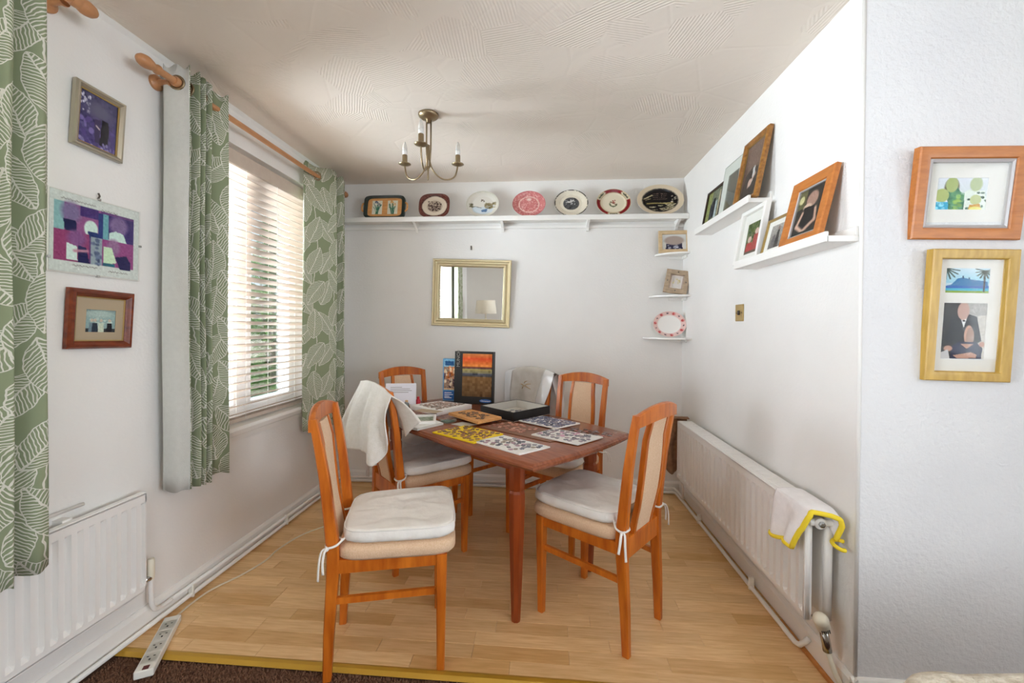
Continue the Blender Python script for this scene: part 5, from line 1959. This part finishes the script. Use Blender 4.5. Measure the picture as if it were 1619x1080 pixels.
# black puzzle box base with pieces in it
LB = [(-.156, 2.156), (.036, 2.376), (-.166, 2.556), (-.358, 2.336)]
cx, cy = sum(p[0] for p in LB) / 4, sum(p[1] for p in LB) / 4
lb = thing('puzzle_box_tray', 'open black box tray with a few puzzle pieces inside, at the back of the table', 'box', T(cx, cy, ZT))
lp = [(x - cx, y - cy) for x, y in LB]
H = .050
m = MB().prism(lp, 0, .003)
m.build('base', 'grey_card', lb)
for i in range(4):
    a, b = Vector(lp[i]), Vector(lp[(i + 1) % 4])
    d = (b - a).normalized()
    nn = Vector((-d.y, d.x))
    MB().prism([tuple(a), tuple(b), tuple(b + nn * .003), tuple(a + nn * .003)], 0, H).build('side', 'black_board', lb)
    a2, b2 = a + nn * .0031 + d * .004, b + nn * .0031 - d * .004
    MB().prism([tuple(a2), tuple(b2), tuple(b2 + nn * .0008), tuple(a2 + nn * .0008)], .003, H - .002).build('lining', 'grey_card', lb)
scatter(LB, 20, ZT + .0035, [(84, 84, 104), (108, 104, 120), (66, 68, 84)], 'grey puzzle piece inside the black tray', 'puzzle pieces in the black tray', 8, pad=.05)

# standing puzzle box with a plain sunset picture
pbx = thing('puzzle_box', 'tall black puzzle box with an orange and brown picture, standing upright', 'box', T(-.456, 2.640, ZT) @ RZ(math.radians(-10)) @ RX(-.05))
MB().box((-.132, 0, 0), (.132, .045, .338), ch=.0015).build('box', 'black_board', pbx)
p = Paint(80, 112, (120, 84, 50))
p.grad(0, .10, (196, 120, 60), (214, 92, 36)).grad(.10, .30, (216, 74, 30), (226, 140, 60)).grad(.30, .36, (150, 60, 30), (60, 62, 70)).grad(.36, .46, (168, 150, 84), (120, 116, 96)).grad(.46, .54, (70, 76, 98), (84, 78, 70)).grad(.54, 1, (128, 94, 54), (98, 70, 40)).noise(9, 7)
print_grid('picture', p, .200, .276, -.0006, pbx, cx=.024, cz=.185)


def lettering(body, size, M, mat, parent, name='lettering', extrude=.0003):
    cu = bpy.data.curves.new(name, 'FONT')
    cu.body = body
    cu.size = size
    cu.align_x = cu.align_y = 'CENTER'
    cu.extrude = extrude
    cu.resolution_u = 2
    tmp = bpy.data.objects.new('tmp', cu)
    COL.objects.link(tmp)
    bpy.context.view_layer.update()
    me = bpy.data.meshes.new_from_object(tmp.evaluated_get(bpy.context.evaluated_depsgraph_get()))
    bpy.data.objects.remove(tmp)
    me.materials.clear()
    me.materials.append(MATS[mat])
    me.name = name
    o = bpy.data.objects.new(name, me)
    COL.objects.link(o)
    o.parent = parent
    o.matrix_local = M
    return o


FRONT = RX(PI / 2)
lettering('MUNCH', .030, T(-.106, -.0006, .290) @ FRONT @ RZ(PI / 2), 'silver_print', pbx)
MB().prism([(.030 * math.cos(a) * (1.35), .0115 * math.sin(a)) for a in [2 * PI * i / 28 for i in range(28)]], 0, .0012, T(.085, 0, .022) @ FRONT).build('logo_badge', 'blue_print', pbx)
lettering('Clementoni', .0135, T(.085, -.0014, .022) @ FRONT, 'white_print', pbx)
# blue puzzle box behind it
bb = thing('puzzle_box', 'narrow blue puzzle box with a street picture, half hidden behind the tall black box', 'box', T(-.604, 2.732, ZT) @ RZ(math.radians(-6)))
plain('sky_blue', (96, 150, 190), 0.4)
MB().box((-.075, 0, 0), (.085, .04, .282), ch=.0015).build('box', 'sky_blue', bb)
p = Paint(44, 76, (150, 120, 100))
p.grad(0, .25, (110, 170, 206), (150, 190, 206)).rect(.05, .06, .5, .2, (40, 90, 140)).speck(60, (196, 120, 70), .05, (0, .25, 1, .65), .9, 50).speck(40, (80, 60, 70), .05, (0, .4, 1, .95), .9, 40).speck(14, (230, 214, 180), .05, (0, .3, 1, .9), .8).rect(0, .96, 1, 1, (206, 170, 130)).noise(12, 2)
print_grid('picture', p, .142, .205, -.0006, bb, cx=.004, cz=.176)
MB().box((-.070, -.0012, .006), (.072, 0, .066)).build('label_panel', 'blue_print', bb)
for zz, w in ((.054, .05), (.042, .06), (.030, .035), (.020, .05)):
    MB().box((-.062, -.0020, zz - .0022), (-.062 + w, -.0012, zz + .0022)).build('print_line', 'white_print', bb)

# stack at the left end: two lid trays, framed tray, flat boards
SB = [(-.798, 2.420), (-.591, 2.255), (-.435, 2.484), (-.654, 2.577)]


def tray_stack(label, corners, z0, h, mat, inner, rim=.004, lip=.0):
    cx, cy = sum(p[0] for p in corners) / 4, sum(p[1] for p in corners) / 4
    t = thing('white_box_lid', label, 'box', T(cx, cy, z0))
    lp = [(x - cx, y - cy) for x, y in corners]
    MB().prism(lp, 0, h).build('box', mat, t)
    k = .94
    MB().prism([(x * k, y * k) for x, y in lp], h, h + .0012).build('top_sheet', inner, t)
    return t


tray_stack('shallow white box topped with sorted pieces at the left table end', SB, ZT, .026, 'white_board', 'white_board')
pts = []
q = random.Random(11)
m = MB()
mid = [(-.735, 2.420), (-.600, 2.300), (-.475, 2.482), (-.640, 2.545)]
cnt = 0
placed = []
while cnt < 120:
    x, y = q.uniform(-.80, -.43), q.uniform(2.25, 2.58)
    if not inside(mid, x, y, .0) or any((x - a) ** 2 + (y - b) ** 2 < .0125 ** 2 for a, b in placed):
        cnt += .02
        continue
    placed.append((x, y))
    cnt += 1
    M = T(x, y, ZT + .0274) @ RZ(q.uniform(0, 6.3)) @ Matrix.Scale(.66, 4)
    m.prism(jig(q.randint(0, 9)), 0, .003, M)
noisy('mixed_pieces', (120, 104, 92), (190, 164, 150), 0.5, 34, lo=.42, hi=.58)
o = tag(m.build('puzzle_pieces', 'mixed_pieces'), 'thick spread of tiny beige pieces on the white box at the left end of the table', 'puzzle pieces', None, 'stuff')
LO = [(-.670, 1.966), (-.598, 1.926), (-.505, 2.060), (-.600, 2.165)]
fb_ = board('flat_board', 'grey white board overhanging the left table edge, lowest of the stack', 'grey_card', LO, ZT, .010)
board('print_sheet', 'pale printed sheet lying on the lowest board at the left table edge', 'mount_card', [(-.662, 1.972), (-.602, 1.938), (-.518, 2.060), (-.605, 2.150)], ZT + .0102, .002)
ft = thing('framed_tray', 'small cream tray with a green speckled panel on the stack at the left table end', 'tray', T(-.620, 2.088, ZT + .0125) @ RZ(math.radians(13)))
frame_ring(.132, .165, [(0, 0), (0, .012), (.004, .014), (.012, .014), (.014, .004), (.014, .0)]).build('frame', 'mount_card', ft)
ft.matrix_world = ft.matrix_world @ RX(-PI / 2)
p = Paint(40, 26, (170, 178, 160))
p.speck(70, (120, 136, 112), .05, (0, 0, 1, 1), .8, 20)
print_grid('panel', p, .106, .138, -.004, ft)
board('pattern_card', 'pinkish patterned card lying between the cream tray and the white box', 'taupe_card', [(-.715, 2.235), (-.585, 2.195), (-.555, 2.250), (-.690, 2.300)], ZT + .0280, .002)

# letter leaning upright against a little rack, with small bottles before it
le = thing('letter', 'white printed letter standing upright in front of the far left chair', 'paper', T(-.8825, 2.500, ZT) @ RZ(math.radians(12)) @ RX(-.10))
MB().box((-.092, 0, .0), (.092, .0015, .142)).build('sheet', 'paper', le)
for i, w in enumerate((.07, .12, .13, .11)):
    MB().box((-.065, -.0006, .118 - i * .0105 - .0012), (-.065 + w, 0, .118 - i * .0105 + .0012)).build('print_line', 'pen_ink', le)
MB().box((-.06, -.012, 0), (.06, .016, .012), ch=.002).build('holder', 'pale_wood', le)


def bottle(label, x, y, r, h, body, cap):
    t = thing('small_bottle', label, 'bottle', T(x, y, ZT), 'small pots in front of the letter')
    MB().lathe([(r * .9, 0), (r, .003), (r, h * .62), (r * .6, h * .74), (r * .45, h * .78)], 16).build('body', body, t, smooth=True)
    MB().lathe([(r * .55, h * .76), (r * .58, h * .80), (r * .55, h), (r * .3, h * 1.02)], 14).build('cap', cap, t, auto=40)


bottle('little pot with a lime green cap in front of the upright letter', -.815, 2.330, .016, .054, 'grey_plastic', 'lime_plastic')
bottle('little grey pot in front of the upright letter', -.812, 2.385, .012, .050, 'grey_plastic', 'grey_plastic')
bottle('little navy pot nearest the white box in front of the letter', -.738, 2.230, .013, .040, 'navy_plastic', 'navy_plastic')
bottle('little pot with a tan cork in front of the upright letter', -.826, 2.440, .016, .050, 'grey_plastic', 'tan_cork')
bottle('little red pot right of the upright letter', -.785, 2.540, .015, .056, 'red_plastic', 'red_plastic')

# ================================================================== THINGS ON THE FLOOR, RADIATORS, FOREGROUND
ex = thing('extension_lead', 'white four way extension lead lying across the brass threshold strip', 'extension lead', T(-1.430, 1.438, 0.0045) @ RZ(math.radians(118.5)) @ RY(.012))
MB().box((-.150, -.028, 0), (.150, .028, .027), ch=.004).build('body', 'white_plastic', ex)
MB().box((-.146, -.012, .0268), (-.128, .006, .0290), ch=.001).build('switch', 'red_switch', ex)
for i in range(4):
    u = -.088 + i * .060
    m = MB()
    m.box((u - .012, -.0025, .0266), (u - .004, .0025, .0276)).box((u + .006, -.0125, .0266), (u + .0095, -.0065, .0276)).box((u + .006, .0065, .0266), (u + .0095, .0125, .0276))
    sk = MB().box((u - .026, -.024, .0262), (u + .026, .024, .0270), ch=.0003).build('socket', 'white_plastic', ex)
    m.build('pin_hole', 'dark_slot', sk)
path = smoothpath([(-1.500, 1.574, .016), (-1.513, 1.60, .007), (-1.522, 1.68, .0045), (-1.510, 1.78, .0045), (-1.455, 1.90, .0045), (-1.425, 2.02, .0045), (-1.428, 2.13, .0045), (-1.395, 2.28, .0045), (-1.315, 2.40, .0045), (-1.20, 2.52, .0045), (-1.13, 2.70, .0045), (-1.15, 2.95, .0045), (-1.2, 3.05, .0045)], 8)
MB().tube([ex.matrix_world.inverted() @ p for p in path] if False else path, .0042, 8).build('cord', 'cord_white', None, smooth=True)
cord = bpy.data.objects['cord']
bpy.context.view_layer.update()
cord.parent = ex
cord.matrix_parent_inverse = ex.matrix_world.inverted()

# white cloth with a yellow border over the near end of the right radiator
cl = thing('cleaning_cloth', 'white cloth with yellow border hung over the near top end of the right radiator', 'cloth', T(.93, 1.55, .61))
CS = [(.052, -.055), (.056, -.012), (.050, .004), (.02, .008), (-.02, .008), (-.042, .004), (-.050, -.02), (-.056, -.08), (-.064, -.145)]


def cl_pt(u, v):
    # u along the radiator (0 near end .. 1 far), v over the top
    t = v * (len(CS) - 1)
    i = min(int(t), len(CS) - 2)
    x = CS[i][0] + (CS[i + 1][0] - CS[i][0]) * (t - i)
    z = CS[i][1] + (CS[i + 1][1] - CS[i][1]) * (t - i)
    y = -.110 + u * .205
    dn = max(0, -z - .01)
    y += (.35 * dn) * (1 - u) - .10 * dn * u
    x += -.012 * math.sin(u * 9) * min(1, dn * 12) - (.012 * (1 - u) * min(1, dn * 10))
    if u < .25 and v < .6:
        z += -.035 * (1 - u / .25) ** 2 * (1 - v / .6)
    z += .012 * math.sin(u * 5 + .5) * (v > .85)
    return (x, y, z)


MB().sheet(cl_pt, 24, 32, None, .004).build('cloth', 'white_cloth', cl, smooth=True)
m = MB()
m.tube([cl_pt(0, v / 30) for v in range(31)], .0085, 8)
m.tube([cl_pt(u / 20, 1.0) for u in range(21)], .0075, 8)
c0_ = Vector(cl_pt(0, 0))
m.tube([tuple(c0_ + Vector((.0 + .014 * math.cos(a), -.012 + .022 * math.sin(a), -.004 * a))) for a in [i * .45 for i in range(14)]], .0065, 8)
m.build('border', 'yellow_trim', cl, smooth=True)
# brown cloth over the far end of it
bc = thing('brown_cloth', 'brown cloth hanging over the far end of the right radiator', 'cloth', T(.93, 2.86, .61))


def bc_pt(u, v):
    x = -.055 + u * .10
    if v < .12:
        return (x, -.03 + .06 * v / .12 + .02, .004 + .006 * math.sin(v / .12 * PI))
    t = (v - .12) / .88
    return (x - .028 * math.sin(t * PI * .8) * (1 - u) + .010 * math.sin(t * 9) - .012 * t, .052 + .010 * math.sin(u * 12 + t * 2) + .022 * math.sin(t * 2.6), -.005 - t * (.36 + .03 * math.sin(u * 5)))


MB().sheet(bc_pt, 18, 30, None, .006).build('cloth', 'brown_cloth', bc, smooth=True)

# cream armchair whose arm just shows at the bottom right corner
ac = thing('armchair', 'cream textured armchair with only the top of one arm in the bottom right corner', 'armchair', T(1.15, .72, 0))


def plump(name, p0, p1, r, mat='cream_boucle', seed=0, amp=.008):
    bm = bmesh.new()
    bmesh.ops.create_cube(bm, size=1)
    sx, sy, sz = [abs(b - a) for a, b in zip(p0, p1)]
    c = [(a + b) / 2 for a, b in zip(p0, p1)]
    for v in bm.verts:
        v.co = Vector((v.co.x * sx, v.co.y * sy, v.co.z * sz))
    bmesh.ops.bevel(bm, geom=bm.edges[:], offset=r, segments=4, profile=.6, affect='EDGES')
    bmesh.ops.subdivide_edges(bm, edges=bm.edges[:], cuts=3, use_grid_fill=True)
    for v in bm.verts:
        n = mnoise.noise(v.co * 9 + Vector((seed, 0, 0)))
        bul = 1 + .05 * (1 - (2 * v.co.x / sx) ** 2) * (v.co.z > 0)
        v.co = Vector((v.co.x, v.co.y, v.co.z * bul)) + Vector((n, n * .7, n)) * amp + Vector(c)
    me = bpy.data.meshes.new(name)
    bm.to_mesh(me)
    bm.free()
    me.shade_smooth()
    me.materials.append(MATS[mat])
    o = bpy.data.objects.new(name, me)
    COL.objects.link(o)
    o.parent = ac
    return o


plump('arm', (-.390, -.36, .08), (-.210, .235, .492), .05, seed=1)
plump('arm', (.290, -.36, .08), (.470, .235, .492), .05, seed=2)
plump('backrest', (-.36, .06, .10), (.44, .245, .500), .06, seed=3)
plump('seat', (-.21, -.42, .10), (.29, .08, .40), .05, seed=4)
for sx, sy in ((-.32, -.30), (.40, -.30), (-.32, .18), (.40, .18)):
    MB().lathe([(.018, 0), (.024, .09)], 12, T(sx, sy, -.012)).build('leg', 'dark_teak', ac)

# ================================================================== THE PART OF THE ROOM THE MIRROR SHOWS
tb = thing('side_table', 'small wooden side table under the lamp seen in the mirror', 'table', T(-1.12, -1.62, -.012))
MB().lathe([(.20, .55), (.21, .555), (.21, .572), (.20, .577)], 32).build('table_top', 'table_teak', tb, auto=40)
MB().lathe([(.02, .02), (.028, .3), (.02, .55)], 16).build('column', 'dark_teak', tb, smooth=True)
MB().lathe([(.16, 0), (.16, .012), (.03, .03)], 24).build('base', 'dark_teak', tb, auto=40)
lm = thing('table_lamp', 'white drum shaded lamp reflected at the bottom of the gold mirror', 'lamp', T(-1.12, -1.62, .566))
MB().lathe([(.085, 0), (.09, .01), (.06, .03), (.10, .16), (.11, .28), (.07, .42), (.025, .50), (.018, .56)], 24).build('base', 'lamp_white', lm, smooth=True)
MB().lathe([(.018, .56), (.018, .70), (.010, .72)], 14).build('stem', 'lamp_white', lm, smooth=True)
MB().lathe([(.205, .645), (.207, .647), (.178, .900), (.176, .900)], 40, cap=False).build('lamp_shade', 'lamp_white', lm, auto=60)
MB().lathe([(.012, .72), (.028, .76), (.030, .79), (.018, .82)], 14).build('bulb', 'bulb_opal', lm, smooth=True)
